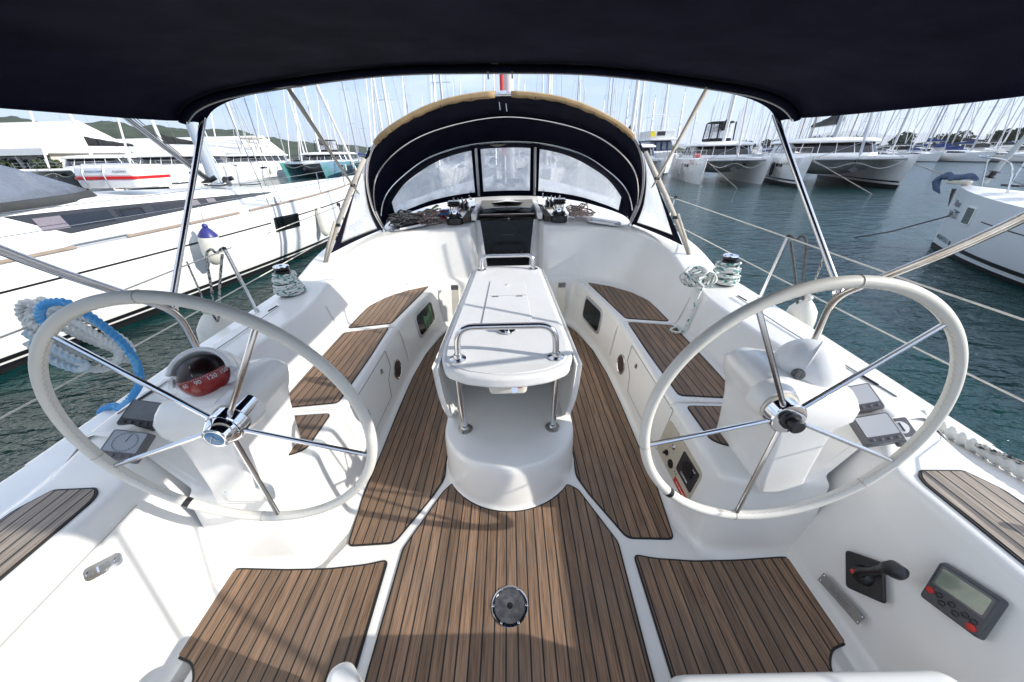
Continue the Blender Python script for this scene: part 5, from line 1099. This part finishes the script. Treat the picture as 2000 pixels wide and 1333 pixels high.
MB().tube([B0(-.02, .12, .55), B0(0, .12, .38), B0(.0, .05, .1)], [.05, .04, .01], 6).build('anchor_shank', DGREY, RY)
mb = MB(); rnd = random.Random(9)
P = [B0(-.45+.22*math.cos(k*.7)*(1-k/140), -2.35+.22*math.sin(k*.7)*(1-k/160), .74+.0012*k) for k in range(70)]; o = mb.tube(P, .02, 6).build('rope_pile', rope_mat('rope_khaki', (.24, .20, .12), (.14, .11, .07), .6), org=P[0]); tag(o, 'khaki rope coil lying on the right yacht foredeck', 'rope')
mb = MB().box(B0(-.25, -1.55, .76), (.30, .35, .05)); mb.build('windlass_lid', DGREY, RY, bevel=.01)
for yy in (-3.2, -5.2):
    t = -yy/13; MB().tube([hr.pt(-1, t, 0, -.08), hr.pt(-1, t, 0, -.04)+V(0, 0, .62)], .0135, 7).build('stanchion', INOX, RY)
for zz in (.33, .61): MB().tube([B0(-.9, -2.0, .6+zz)]+[hr.pt(-1, -yy/13, 0, -.05)+V(0, 0, zz) for yy in (-3.2, -5.2, -7.5, -10)], .006, 5).build('lifeline', ROPED, RY)
MB().tube([B0(0, -4.9, .7), B0(0, -5.0, 15.5)], .09, 10).build('mast', MASTW, RY)
MB().rows([[B0(x, y, z) for x, z in ((-w_, .42), (-w_*.9, .42+h_), (0, .47+h_), (w_*.9, .42+h_), (w_, .42))] for y, w_, h_ in ((-3.4, .3, .15), (-4.2, .8, .30), (-5.5, 1.1, .42), (-9, 1.35, .52))], caps=True).build('coachroof', TOP, RY)
o = MB().tube([(12.35, 10.15, -.1), (11.8, 11.0, -.7), (11.2, 11.8, -1.1)], .02, 6).build('mooring_line', ROPED, org=(12.6, 10.4, -.05)); tag(o, 'dark mooring line from the right yacht stem into the water', 'rope')
# ---- catamarans (local: bows towards -y, waterline z = 0)
def catamaran(lab, loc, rz, L=12.8, hs=2.95, top_=TOP, roof='sleek', cover=None, mh=19, stripe=True, name=None, namem=INK, bim=None, redkayak=False, fd=2.0, wtop=None, furl=True, mast_m=MASTW):
    o = thing('catamaran', lab, 'catamaran', (0, 0, 0), 'catamarans moored bows towards us')
    w2_ = wtop or top_; hob = []
    for s in (-1, 1):
        mb = MB(); rws = []; ST = []
        for i in range(25):
            t = (i/24)**1.3; y = -L/2+L*t; hw = .86*(1-(1-min(1, t/.42))**2.0)*(1-.15*t)+.015; rk = .75*(1-t)**6; zd = fd+.10*(1-t)**2-(.5*sm(max(0, (t-.86)/.14))); ST.append((t, y, hw, rk, zd))
            prof_ = [(0, zd), (.75, zd+.0), (1, zd-.09), (1.0, zd*.62), (.80, zd*.30), (.66, .10), (.5, -.35), (0, -.5)]
            half_ = [V(s*hs+k*hw, y+rk*(1-min(1, z/zd))*1.0, z) for k, z in prof_]; other = [V(s*hs-k*hw, y+rk*(1-min(1, z/zd)), z) for k, z in prof_[::-1][1:-1]]
            rws.append(half_+other)
        mb.rows(rws[::-1], cu=True, caps=True); h = mb.build('hull', top_ if s < 0 else w2_, o, angle=40); hob.append(h)
        if stripe:
            for nm, z0, z1, mm in (('boot_stripe', .40, .50, BOOT), ('antifouling', -.2, .26, ANTI)):
                mb = MB()
                for q in (1, -1):
                    rr = []
                    for t, y, hw, rk, zd in ST:
                        def kk(z): 
                            return .66+.14*(z-.10)/(zd*.30-.10) if z > .10 else .60
                        if nm == 'boot_stripe' and t < .004: continue
                        rr.append([V(s*hs+q*(kk(z)*hw+.012), y+rk*(1-z/zd)-.02*(1-t)**8, z) for z in (z0, z1)])
                    mb.rows(rr if q > 0 else rr[::-1])
                mb.build(nm, mm, h)
        # inboard/outboard hull window
        for q in (-1, 1):
            t, y, hw, rk, zd = ST[12]; Mw = frame((s*hs+q*(hw+.004), y-1.2, fd*.72), (q, 0, 0), (0, 0, 1)); MB().prism(rrect(.7 if q*s < 0 else 1.3, .22, .03), -.1, .02, Mw).build('hull_window', WINB, h)
    # beam, deck, trampoline
    MB().tube([(-hs, -L/2+.75, fd-.12), (hs, -L/2+.75, fd-.12)], .075, 10).build('crossbeam', mat('beam_alloy', (.42, .43, .45), .4, .5) if 'beam_alloy' not in bpy.data.materials else bpy.data.materials['beam_alloy'], o)
    MB().box((0, -L/2+2.4, fd-.07), (2*hs-1.2, 3.1, .03)).build('trampoline', TRAMP, o)
    mb = MB(); rws = [[V(k*(hs-.25), y, z) for k, z in ((-1, z0), (-.8, z1), (-.35, z1-dz), (0, z1-dz*1.2), (.35, z1-dz), (.8, z1), (1, z0))]+[V(k*(hs-.2), y, fd) for k in (1, 0, -1)] for y, z0, z1, dz in ((-L/2+3.6, 1.75, 1.65, .02), (-L/2+4.2, 1.1, 1.15, .10), (-L/2+5.2, .75, .95, .22), (L/2-1.2, .7, .9, .2))]
    mb.rows(rws, cu=True, caps=True); mb.build('bridge_deck', DECKW, o, angle=60)
    y0, y1 = -L*.15, L*.33; W = hs+.15
    def ring(k, z, y0_, y1_, rr=.9): return [V(p.x, p.y, z) for p in fillet([(-W*k, y0_+.5, 0), (-W*k*.72, y0_, 0), (W*k*.72, y0_, 0), (W*k, y0_+.5, 0), (W*k, y1_, 0), (-W*k, y1_, 0)], [rr, rr, rr, rr, .3, .3], 5, True)]
    cz = fd+.02
    mb = MB().rows([ring(1.0, cz, y0, y1), ring(.985, cz+.22, y0+.05, y1)], cu=True).build('cabin_base', TOP, o)
    cw_ = MB().rows([ring(.98, cz+.22, y0+.07, y1), ring(.90, cz+.95, y0+.45, y1)], cu=True).build('cabin_window', WINB, o)
    pl = MB()
    for x in (-.8, -.4, 0, .4, .8): pl.tube([V(W*.985*x, y0+.03+.35*max(0, abs(x)-.6), cz+.22), V(W*.905*x, y0+.42+.3*max(0, abs(x)-.6), cz+.96)], .03, 5)
    for s in (-1, 1):
        for f in (.25, .5, .75): pl.tube([V(s*W*.985, y0+(y1-y0)*f, cz+.22), V(s*W*.91, y0+(y1-y0)*f, cz+.96)], .04, 5)
    pl.build('window_pillars', TOP, cw_)
    mb = MB().rows([ring(.93, cz+.93, y0+.2, y1+.9), ring(.97, cz+1.0, y0+.08, y1+1.0), ring(.96, cz+1.10, y0+.12, y1+1.0), ring(.86, cz+1.24, y0+.55, y1+.9), ring(.4, cz+1.33, y0+1.6, y1+.2)], cu=True); mb.add([v for v in ring(.4, cz+1.33, y0+1.6, y1+.2)], [tuple(range(36))])
    rf = mb.build('roof', TOP, o, angle=50)
    rz_ = cz+1.3
    if bim == 'black':
        mb = MB(); mb.rows([ring(.42, rz_+1.55, y0+2.5, y0+4.6, .3), ring(.40, rz_+1.68, y0+2.6, y0+4.5, .3)], cu=True, caps=True)
        for x in (-1, -.33, .33, 1): mb.tube([V(x*W*.42, y0+2.4, rz_+.1), V(x*W*.40, y0+2.6, rz_+1.6)], .06, 6); mb.tube([V(x*W*.42, y0+4.7, rz_+.1), V(x*W*.40, y0+4.5, rz_+1.6)], .06, 6)
        b_ = mb.build('flybridge_bimini', SAILK, o); MB().rows([ring(.41, rz_+.35, y0+2.45, y0+4.6, .3), ring(.40, rz_+1.45, y0+2.6, y0+4.5, .3)], cu=True).build('bimini_window', VINYL, b_); MB().rows([ring(.43, rz_+.05, y0+2.4, y0+4.7, .3), ring(.42, rz_+.30, y0+2.45, y0+4.65, .3)], cu=True).build('flybridge_dodger', SAILK, b_)
    if bim == 'tan':
        TP_ = bpy.data.materials.get('bimini_taupe') or mat('bimini_taupe', (.34, .30, .25), .8); b_ = MB().rows([ring(.44, rz_+2.0, y0+2.2, y0+5.2, .5), ring(.38, rz_+2.18, y0+2.5, y0+4.9, .5)], cu=True, caps=True).build('flybridge_bimini', TP_, o)
        for x in (-1, 1):
            for yy in (2.3, 5.0): MB().tube([V(x*W*.44, y0+yy, rz_), V(x*W*.45, y0+yy, rz_+1.9), V(x*W*.40, y0+yy, rz_+2.05)], .05, 6).build('bimini_leg', TP_, b_)
    # rig
    Mr = Matrix.Translation((0, y0+1.35, 0)); m = rig(o, Mr, mh, rz_-.1, 1, cover, mast_m, 5.6, True, .26, .15, (0, -L/2+.75-(y0+1.35), fd+.2) if furl else None, .085)
    # rails, longeron, bridle
    rl = MB()
    for s in (-1, 1):
        ys = [-L/2+.35+k*(L-2)/6 for k in range(7)]
        for y in ys: rl.tube([V(s*(hs+.55*min(1, (y+L/2)*.5)), y, fd), V(s*(hs+.55*min(1, (y+L/2)*.5)), y, fd+.65)], .02, 5)
        for zz in (.35, .65): rl.tube([V(s*(hs+.55*min(1, (y+L/2)*.5)), y, fd+zz) for y in ys], .010, 4)
    rl.build('lifelines', INOX, o)
    MB().tube([V(0, -L/2+.6, fd-.05), V(0, -L/2+3.8, fd-.05)], .06, 7).build('longeron', MASTW, o)
    mb = MB(); mb.tube([V(0, -L/2+.75, fd-.1), V(0, -L/2+.75, fd+.95)], .035, 6); mb.tube([V(-hs*.85, -L/2+.8, fd), V(0, -L/2+.75, fd+.95), V(hs*.85, -L/2+.8, fd)], .02, 5); mb.build('striker', MASTG, o)
    mb = MB(); mb.tube([V(0, -L/2+1.1, fd-.15), V(0, -L/2+.95, fd-.65)], .05, 6); mb.prism([(-.30, -.05), (0, -.28), (.30, -.05), (0, .12)], 0, .05, frame((0, -L/2+.9, fd-.75), (0, -1, .3), (0, 0, 1))); mb.build('anchor', DGREY, o)
    mb = MB(); mb.tube(cr([V(-hs+.1, -L/2+.8, fd-.15), V(-hs*.5, -L/2+.6, fd-.65), V(0, -L/2+.8, fd-.35), V(hs*.5, -L/2+.6, fd-.7), V(hs-.1, -L/2+.8, fd-.15)], 6), .018, 5); mb.build('bridle_rope', ROPEW, o)
    if redkayak: MB().tube([V(-hs-.2, -L/2+2.2, fd+.12), V(-hs, -L/2+3.5, fd+.2), V(-hs+.2, -L/2+6, fd+.2), V(-hs+.1, -L/2+7, fd+.12)], [.05, .22, .22, .05], 8).build('red_kayak', mat('kayak_red', (.40, .02, .015), .4), o)
    for s in (-1, 1): MB().lathe([(.001, -.55), (.12, -.45), (.14, 0), (.12, .45), (.001, .55)], Matrix.Translation((s*(hs+.95), -L/2+5.2, fd*.55)), 12).build('fender', PUFF if s > 0 else (BLACK if bim == 'tan' else PUFF), o)
    if name:
        for tx, dy, dz, sz, mm, sh in name:
            t_ = .06+dy; k_ = .86*(1-(1-min(1, t_/.42))**2.0); text('boat_lettering', tx, frame((-hs-k_-.05, -L/2+L*t_+.25, fd*dz), (-1, -.27, 0), (0, 0, 1)), sz, mm, hob[0], shear=sh)
    o.location = loc; o.rotation_euler = (0, 0, rz); return o
def bowat(x, y, L, rz): return (x-math.sin(rz)*(L/2), y+math.cos(rz)*L/2, -1)
r3, r2, r1, rzl = R(-20), R(-13), R(-8), R(-4)
c3 = catamaran('large white catamaran with taupe flybridge bimini, rightmost of the moored row', bowat(23.8, 26.2, 13.4, r3), r3, 13.4, 2.85, cover=SAILG, bim='tan', mast_m=MASTG, furl=True, name=[('Lady & Gentleman', .10, .80, .32, GREYP, .4)])
c2 = catamaran('white catamaran with black framed flybridge tent and red kayak on deck', bowat(18.35, 31.2, 12, r2), r2, 12, 2.4, cover=SAILK, bim='black', stripe=False, redkayak=True, fd=1.95, name=[('TI-GAR', .09, .84, .50, mat('red_lettering', (.50, .02, .01), .4), 0), ('546 ZD', .02, .80, .26, INK, 0)])
c1 = catamaran('white catamaran half hidden behind the right edge of the sprayhood', bowat(11.2, 34.5, 11.8, r1), r1, 11.8, 2.4, cover=SAILK, stripe=False, fd=1.95)
l2 = catamaran('catamaran with iridescent teal hulls on the left behind the long white yacht', bowat(-29.9, 54.0, 13.0, rzl), rzl, 13.0, 2.95, TEAL, cover=SAILG, stripe=False, bim='black')
l3 = catamaran('catamaran with blue green hulls right beside the left edge of the sprayhood', bowat(-19.6, 53.5, 13.0, rzl), rzl, 13.0, 2.95, TEAL, cover=SAILG, stripe=False)
l1 = catamaran('white catamaran with white sail bag, further left than the teal one', bowat(-41.4, 53.7, 13.2, rzl), rzl, 13.2, 2.95, TOP, cover=SAILW, stripe=False, bim='tan', name=[('MARETA', .10, .80, .3, INK, 0)])
l0 = catamaran('white catamaran with dark sail cover behind the liferaft canister', bowat(-38.0, 37.5, 12.0, R(2)), R(2), 12.0, 2.8, TOP, cover=SAILK, stripe=False)
l00 = catamaran('white catamaran with sagging dark sail cover in front of the white hall', bowat(-47.5, 38.5, 12.0, R(2)), R(2), 12.0, 2.8, TOP, cover=SAILK, stripe=False)
LRG = thing('liferaft_ring', None, None); bpy.data.objects.remove(LRG)
# mooring lines of the right row
for i, (a, b, lab) in enumerate((((26.3, 25.2, .6), (28.5, 21.6, -1.05), 'taut mooring line from the rightmost bow into the water'), ((21.1, 27.2, .9), (22.8, 23.4, -1.05), 'taut mooring line crossing the second bow from the right'), ((16.0, 31.7, .8), (17.2, 28.4, -1.05), 'mooring line falling from the bow with the red name'))):
    o = MB().tube([a, b], .028, 6).build('mooring_line', ROPEK, org=a); tag(o, lab, 'rope')
# ---- motor yacht with flybridge
MY = thing('motor_yacht', 'white flybridge motor yacht with blue framed windows behind the sprayhood edge', 'motor yacht', (17.4, 44, -1))
hm = Hull((17.0, 38.5), R(3), 12, 4.2, 1.5, 1.0, rake=.8, full=2.0); hm.M = Matrix.Translation((18.6, 46.0, 0)) @ Matrix.Rotation(R(176), 4, 'Z'); hm.build('hull', MY, TOP); hm.deck('deck', MY, DECKW)
g = lambda x, y, z: hm.M @ V(x, y, z)
def slab(nm, m_, x, y0, y1, z0, z1, k=1., par=MY, bev=.05): return MB().prism([(-x, y1), (x, y1), (x*.8, y0), (-x*.8, y0)], z0, z1, hm.M, top=k).build(nm, m_, par, bevel=bev)
slab('cabin', TOP, 1.75, -3.6, -9.5, 1.1, 1.6); w_ = slab('cabin_window', mat('window_navy', (.02, .03, .12), .15, coat=.4), 1.7, -3.9, -9.4, 1.6, 2.75, .93)
for x in (-.9, -.3, .3, .9): MB().prism(rrect(.46, .85, .05), 0, .03, frame(g(x*1.2, -3.72-.06, 2.15), hm.M.to_3x3() @ V(0, 1, .18), (0, 0, 1))).build('window_panel', LCD, w_)
slab('roof', TOP, 2.0, -3.2, -9.8, 2.75, 2.95); slab('flybridge_coaming', TOP, 1.75, -4.0, -8.8, 2.95, 3.85, 1.08)
MB().prism(rrect(1.0, .45, .04), 0, .03, frame(g(.2, -3.85, 3.5), hm.M.to_3x3() @ V(0, 1, -.0), (0, 0, 1))).build('solar_panel', DGREY, MY)
MB().lathe([(.30, 0), (.32, .05), (.30, .10)], frame(g(1.25, -3.8, 3.45), hm.M.to_3x3() @ V(0, 1, 0), (0, 0, 1)), 20).build('yellow_buoy', mat('yellow_vinyl', (.75, .62, .03), .5), MY)
mb = MB().tube(cr([g(-1.6, -7.5, 3.8), g(-1.5, -7.8, 5.4), g(0, -7.8, 5.8), g(1.5, -7.8, 5.4), g(1.6, -7.5, 3.8)], 4), .06, 7); mb.tube([g(-1.6, -4.5, 5.3), g(1.6, -4.5, 5.3), g(1.6, -7.8, 5.4)], .03, 5); mb.tube([g(-.3, -7.8, 5.8), g(-.3, -7.8, 8.5)], .04, 5); mb.build('radar_arch', TOP, MY)
# ---- rows of far yachts
def far_yacht(lab, hullm, cover, mtm, mh, seed):
    o = thing('moored_yacht', lab, 'sailing yacht', (0, 0, 0), 'yachts moored in the far rows'); h = Hull((0, 6), 0, 12, 3.8, 1.55, 1.15, zw=0, rake=.6); h.build('hull', o, hullm, 12); h.deck('deck', o, DECKW)
    rws = [fillet([V(hw, y, 1.1), V(hw*.85, y, 1.1+hh), V(-hw*.85, y, 1.1+hh), V(-hw, y, 1.1)], .1, 3) for y, hw, hh in ((-2.8, 1.25, .62), (-.5, 1.2, .58), (1.5, 1.0, .45), (3.0, .6, .25))]
    c = MB().rows(rws, caps=True).build('coachroof', TOP, o); mb = MB()
    for s in (1, -1): mb.rows([[V(s*(hw*.955+.01), y, 1.28), V(s*(hw*.90+.01), y, 1.1+hh*.80)] for y, hw, hh in ((-2.4, 1.24, .62), (-.5, 1.2, .58), (1.3, 1.03, .47))])
    mb.build('cabin_window', WINB, c)
    MB().rows([[V(x, y, z) for x, z in ((-1.1, 1.75), (-.9, 2.25), (0, 2.4), (.9, 2.25), (1.1, 1.75))] for y in (-3.4, -2.5)], caps=True).build('sprayhood', cover, o)
    rig(o, Matrix.Translation((0, .8, 0)), mh, 1.6, -1, cover, mtm, 4.3, True, .15, .13, (0, 4.9, 1.7), .06); 
    hm_ = bpy.data.objects
    mb = MB()
    for s in (1, -1):
        for y in (-5.2, -3.4, -1.6, .2, 2, 4): mb.tube([V(s*1.75*(1-max(0, y)*.13), y, 1.15), V(s*1.75*(1-max(0, y)*.13), y, 1.75)], .02, 4)
        mb.tube([V(s*1.75*(1-max(0, y)*.13), y, 1.75) for y in (-5.2, 0, 2, 4, 5.6)], .015, 4)
    mb.build('guard_rails', INOX, o); return o
kinds = [far_yacht('white far yacht with white mast and grey sail cover among the rows', TOP, SAILG, MASTW, 15.5, 1), far_yacht('white far yacht with alloy mast and blue sail cover among the rows', TOP, SAILB, MASTG, 17, 2), far_yacht('white far yacht with white mast and white sail cover among the rows', TOP, SAILW, MASTW, 14, 3), far_yacht('pale grey far yacht with alloy mast and black sail cover among the rows', TOPG, SAILK, MASTG, 16, 4)]
used = set(); rnd = random.Random(21); kidmap = {}
for o_ in bpy.data.objects:
    if o_.parent: kidmap.setdefault(o_.parent.name, []).append(o_)
def copy_tree(o, par=None):
    c = o.copy(); C.objects.link(c); c.parent = par
    for ch in kidmap.get(o.name, []): copy_tree(ch, c)
    return c
def place(x, y, rz, k=None, sc_=None):
    k = rnd.randrange(4) if k is None else k; r = kinds[k] if k not in used else copy_tree(kinds[k]); used.add(k)
    f = sc_ or rnd.uniform(.85, 1.15); r.location = (x, y, -1); r.rotation_euler = (R(rnd.uniform(-.8, .8)), 0, rz); r.scale = (f, f, f*rnd.uniform(.92, 1.12)); return r
# right far basin: rows of bows facing us
x, y = 80.0, 54.0
for i in range(13): place(92-2.4*i+rnd.uniform(-.4, .4), 46+4.6*i, R(168+rnd.uniform(-4, 4)))
for i in range(13): place(116-3.0*i+rnd.uniform(-.7, .7), 62+4.6*i+rnd.uniform(-.8, .8), R(168+rnd.uniform(-5, 5)))
for i in range(16): place(145-4.4*i+rnd.uniform(-1, 1), 88+4.4*i+rnd.uniform(-1, 1), R(168+rnd.uniform(-5, 5)))
for i in range(12): place(160-6.0*i+rnd.uniform(-1, 1), 125+4*i+rnd.uniform(-1, 1), R(168+rnd.uniform(-5, 5)))
for i in range(14): place(104-2.8*i+rnd.uniform(-.7, .7), 55+4.6*i+rnd.uniform(-.8, .8), R(-12+rnd.uniform(-5, 5)))
for i in range(12): place(62-3.2*i+rnd.uniform(-.7, .7), 118+3.0*i+rnd.uniform(-.8, .8), R(168+rnd.uniform(-5, 5)))
# behind the catamaran rows: centre and left
for i in range(16): place(-52+5.4*i+rnd.uniform(-.8, .8), 80+rnd.uniform(-2, 2), R(176+rnd.uniform(-5, 5)))
for i in range(15): place(-75+7.6*i+rnd.uniform(-1, 1), 102+rnd.uniform(-3, 3), R(176+rnd.uniform(-5, 5)))
for i in range(10): place(-50+9.0*i+rnd.uniform(-1, 1), 126+rnd.uniform(-3, 3), R(176+rnd.uniform(-5, 5)))
for x, y in ((-11.5, 33), (-6.5, 34), (-1.5, 34.5), (3.5, 33.5)): place(x, y+6, R(178+rnd.uniform(-3, 3)), sc_=1.05)
# quay, hall, pine hills, far shore
CONC = mat('quay_concrete', (.34, .32, .29), .8, var=.25, vs=.5)
mb = MB().box((-102, 82, -.75), (94, 60, 1.1)); o = mb.build('quay', CONC, smooth=False, org=(-95, 66, -1)); tag(o, 'concrete quay with the white hall at the left', 'quay', kind='structure')
HB = thing('marina_hall', 'long white roofed marina hall with glazed front on the left shore', 'building', (-74, 52, -.2)); Mh = Matrix.Translation((-88, 62, -.2)) @ Matrix.Rotation(R(-5), 4, 'Z')
roofm = mat('white_sheet_roof', (.70, .69, .66), .6, var=.1, vs=.6, stretch=(1, 12, 12))
MB().box((0, 0, 1.6), (46, 10, 3.2), Mh).build('wall', mat('hall_wall', (.62, .58, .50), .8), HB)
MB().add([Mh @ Vector(p) for p in ((-24, -6.2, 3.2), (24, -6.2, 3.2), (22, 1.5, 7.4), (-24, 1.5, 7.4), (24, 7, 3.2), (-24, 7, 3.2))], [(0, 1, 2, 3), (3, 2, 4, 5), (1, 4, 2)]).build('roof', roofm, HB, solid=.25, smooth=False)
MB().box((0, -6.1, 3.2), (48.5, .3, .8), Mh).build('fascia', TOP, HB)
for i in range(12): MB().box((-21+3.7*i, -5.06, 1.5), (2.9, .1, 2.2), Mh).build('shop_window', WINB, HB)
for i in range(13): MB().box((-22.8+3.7*i, -5.2, 1.5), (.25, .25, 3.0), Mh).build('column', TOP, HB)
H2 = thing('marina_hall', 'low white shed roof further along the left shore behind the masts', 'building', (-58, 84, -.2)); Mh2 = Matrix.Translation((-74, 86, -.2)) @ Matrix.Rotation(R(-4), 4, 'Z')
MB().box((0, 0, 1.4), (40, 9, 2.8), Mh2).build('wall', bpy.data.materials['hall_wall'], H2); MB().add([Mh2 @ Vector(p) for p in ((-21, -5.5, 2.8), (21, -5.5, 2.8), (20, 1.5, 6.2), (-20, 1.5, 6.2), (21, 6, 2.8), (-21, 6, 2.8))], [(0, 1, 2, 3), (3, 2, 4, 5), (1, 4, 2), (0, 3, 5)]).build('roof', roofm, H2, solid=.2, smooth=False)
LEAF = mat('foliage_green', (.045, .065, .025), .8, var=.5, vs=1.5); LEAFF = mat('pine_green', (.035, .055, .022), .9, var=.6, vs=.06)
def clump(mb, c, r, n, sz, rnd, fl=.8):
    for _ in range(n):
        d = Vector((rnd.gauss(0, 1), rnd.gauss(0, 1), rnd.gauss(0, 1))).normalized()*r*rnd.uniform(.55, 1.05); d.z *= fl; p = Vector(c)+d
        a = Vector((rnd.gauss(0, 1), rnd.gauss(0, 1), rnd.gauss(0, 1))).normalized(); b = a.orthogonal().normalized(); e = a.cross(b); s_ = sz*rnd.uniform(.6, 1.3); mb.add([p-b*s_, p+e*s_*.6, p+b*s_, p-e*s_*.6], [(0, 1, 2, 3)])
rnd2 = random.Random(4)
for i, (x, y, r, lab) in enumerate(((-66, 54.5, 1.7, 'round dark green shrub in front of the hall, nearer the liferaft'), (-72, 54.8, 1.5, 'round dark green shrub at the hall, left of its twin'), (-78, 55.2, 1.7, 'dark green shrub at the left end of the hall'))):
    o = thing('shrub', lab, 'shrub', (x, y, -.2), 'shrubs in front of the hall'); mb = MB(); clump(mb, (x, y, 1.0), r, 500, .22, rnd2, .8); clump(mb, (x+.5, y, 1.3), r*.6, 260, .2, rnd2); mb.build('foliage', LEAF, o, smooth=False); MB().tube([(x, y, -.2), (x, y, 1)], .12, 6).build('stem', WOODD, o)
for i in range(9):
    x, y = (178-9*i+rnd2.uniform(-3, 3), 128+9*i); h_ = rnd2.uniform(4, 6.5); o = thing('shore_tree', 'dark tree on the shore behind the far right masts', 'tree', (x, y, -.5), 'trees behind the far right masts'); mb = MB()
    for k in range(7): clump(mb, (x+rnd2.uniform(-3, 3), y+rnd2.uniform(-3, 3), h_*rnd2.uniform(.35, .8)), rnd2.uniform(1.6, 2.8), 130, .6, rnd2, .75)
    mb.build('crown', LEAF, o, smooth=False); MB().tube([(x, y, -1), (x+.3, y, h_*.5)], [.3, .15], 7).build('trunk', WOODD, o)
o = MB().box((140, 215, -.7), (190, 90, 1.4), None).build('far_shore', CONC, smooth=False, org=(140, 215, -1)); tag(o, 'low far shore behind the right rows', 'shore', kind='structure')
def ridge(nm, lab, x0, x1, y0, dep, hf, m_, seed, n=120, rough=1., rows_=14, kind='structure'):
    mb = MB(); rws = []
    for j in range(rows_+1):
        v = j/rows_; r_ = []
        for i in range(n+1):
            x = x0+(x1-x0)*i/n; y = y0(x)+dep*v; base = hf((x-x0)/(x1-x0))*math.sin(math.pi*min(1, v*1.0)*.5+0)*(1 if v < .999 else .9)
            p = V(x, y, 0); nn = noise.fractal(V(x*rough, y*rough, seed), 1., 2., 5)*.16+noise.noise(V(x*rough*9, y*rough*9, seed))*.02; r_.append(V(x, y, -1.5+max(0, base*(1+nn)*(v > 0))))
        rws.append(r_)
    mb.rows(rws); o = mb.build(nm, m_, smooth=True, org=((x0+x1)/2, y0((x0+x1)/2), -1), angle=180); return tag(o, lab, 'hills', kind=kind)
def lerp_(T, t):
    for a, b in zip(T, T[1:]):
        if t <= b[0]: f = sm((t-a[0])/(b[0]-a[0])); return a[1]+(b[1]-a[1])*f
    return T[-1][1]
def leftH(t):   # height profile of the pine hill: high at the left, falling towards the right
    return lerp_(((0, 60), (.3, 52), (.435, 44), (.583, 33.5), (.71, 16), (.85, 5), (1, 2)), t)*1.05
ridge('pine_hill', 'pine covered hill falling to the sea on the left', -980, 60, lambda x: 420., 120, leftH, LEAFF, 3., 320, .02)
MTN = mat('mountain_rock', (.10, .12, .09), .9, var=.4, vs=.0006)
def mh_(t):
    X = 3500+14000*t; return 1.12*lerp_(((3500, 40), (7157, 75), (8500, 190), (9858, 335), (10901, 350), (11800, 265), (12500, 300), (13095, 289), (13972, 225), (15500, 190), (17501, 120)), X)
ridge('far_mountains', 'pale far mountains beyond the bay on the right', 3500, 17500, lambda x: 11000., 1400, mh_, MTN, 8., 220, .0007)
ridge('far_mountains', 'low far headland on the horizon ahead', -9000, 5200, lambda x: 10500., 1500, lambda t: 60+110*math.sin(t*5)**2*t, MTN, 5., 160, .0008)
o = None
o = thing('headland', None, None); bpy.data.objects.remove(o)
ridge('wooded_point', 'small wooded point seen between the two right catamarans', 85, 150, lambda x: 300., 40, lambda t: 9*math.sin(math.pi*t)**.6, LEAFF, 2., 60, .05)
# ------------------------------------------------------------------ sea air
hz = bpy.data.materials.new('sea_haze'); hz.use_nodes = True; t = hz.node_tree; t.nodes.remove(t.nodes['Principled BSDF'])
pv = t.nodes.new('ShaderNodeVolumePrincipled'); pv.inputs['Color'].default_value = (.86, .91, 1, 1); pv.inputs['Density'].default_value = HAZE; pv.inputs['Anisotropy'].default_value = .2
t.links.new(pv.outputs[0], t.nodes['Material Output'].inputs['Volume'])
o = MB().box((0, 0, 0), (36000, 36000, 522)).build('haze', hz, smooth=False, org=(0, 0, 0)); o.location = (0, 0, 259); tag(o, 'thin sea haze over the harbour', 'haze', kind='stuff')
# ------------------------------------------------------------------ heel of our own yacht
HM = TILT @ Matrix.Translation((0, 0, -H)) @ Matrix.Translation((-.0291, 0, H)) @ Matrix.Rotation(-.0196, 4, 'Y') @ Matrix.Rotation(.0098, 4, 'Z') @ Matrix.Translation((0, 0, -H))
bpy.context.view_layer.update()
for o in OWN: o.matrix_basis = HM @ o.matrix_basis
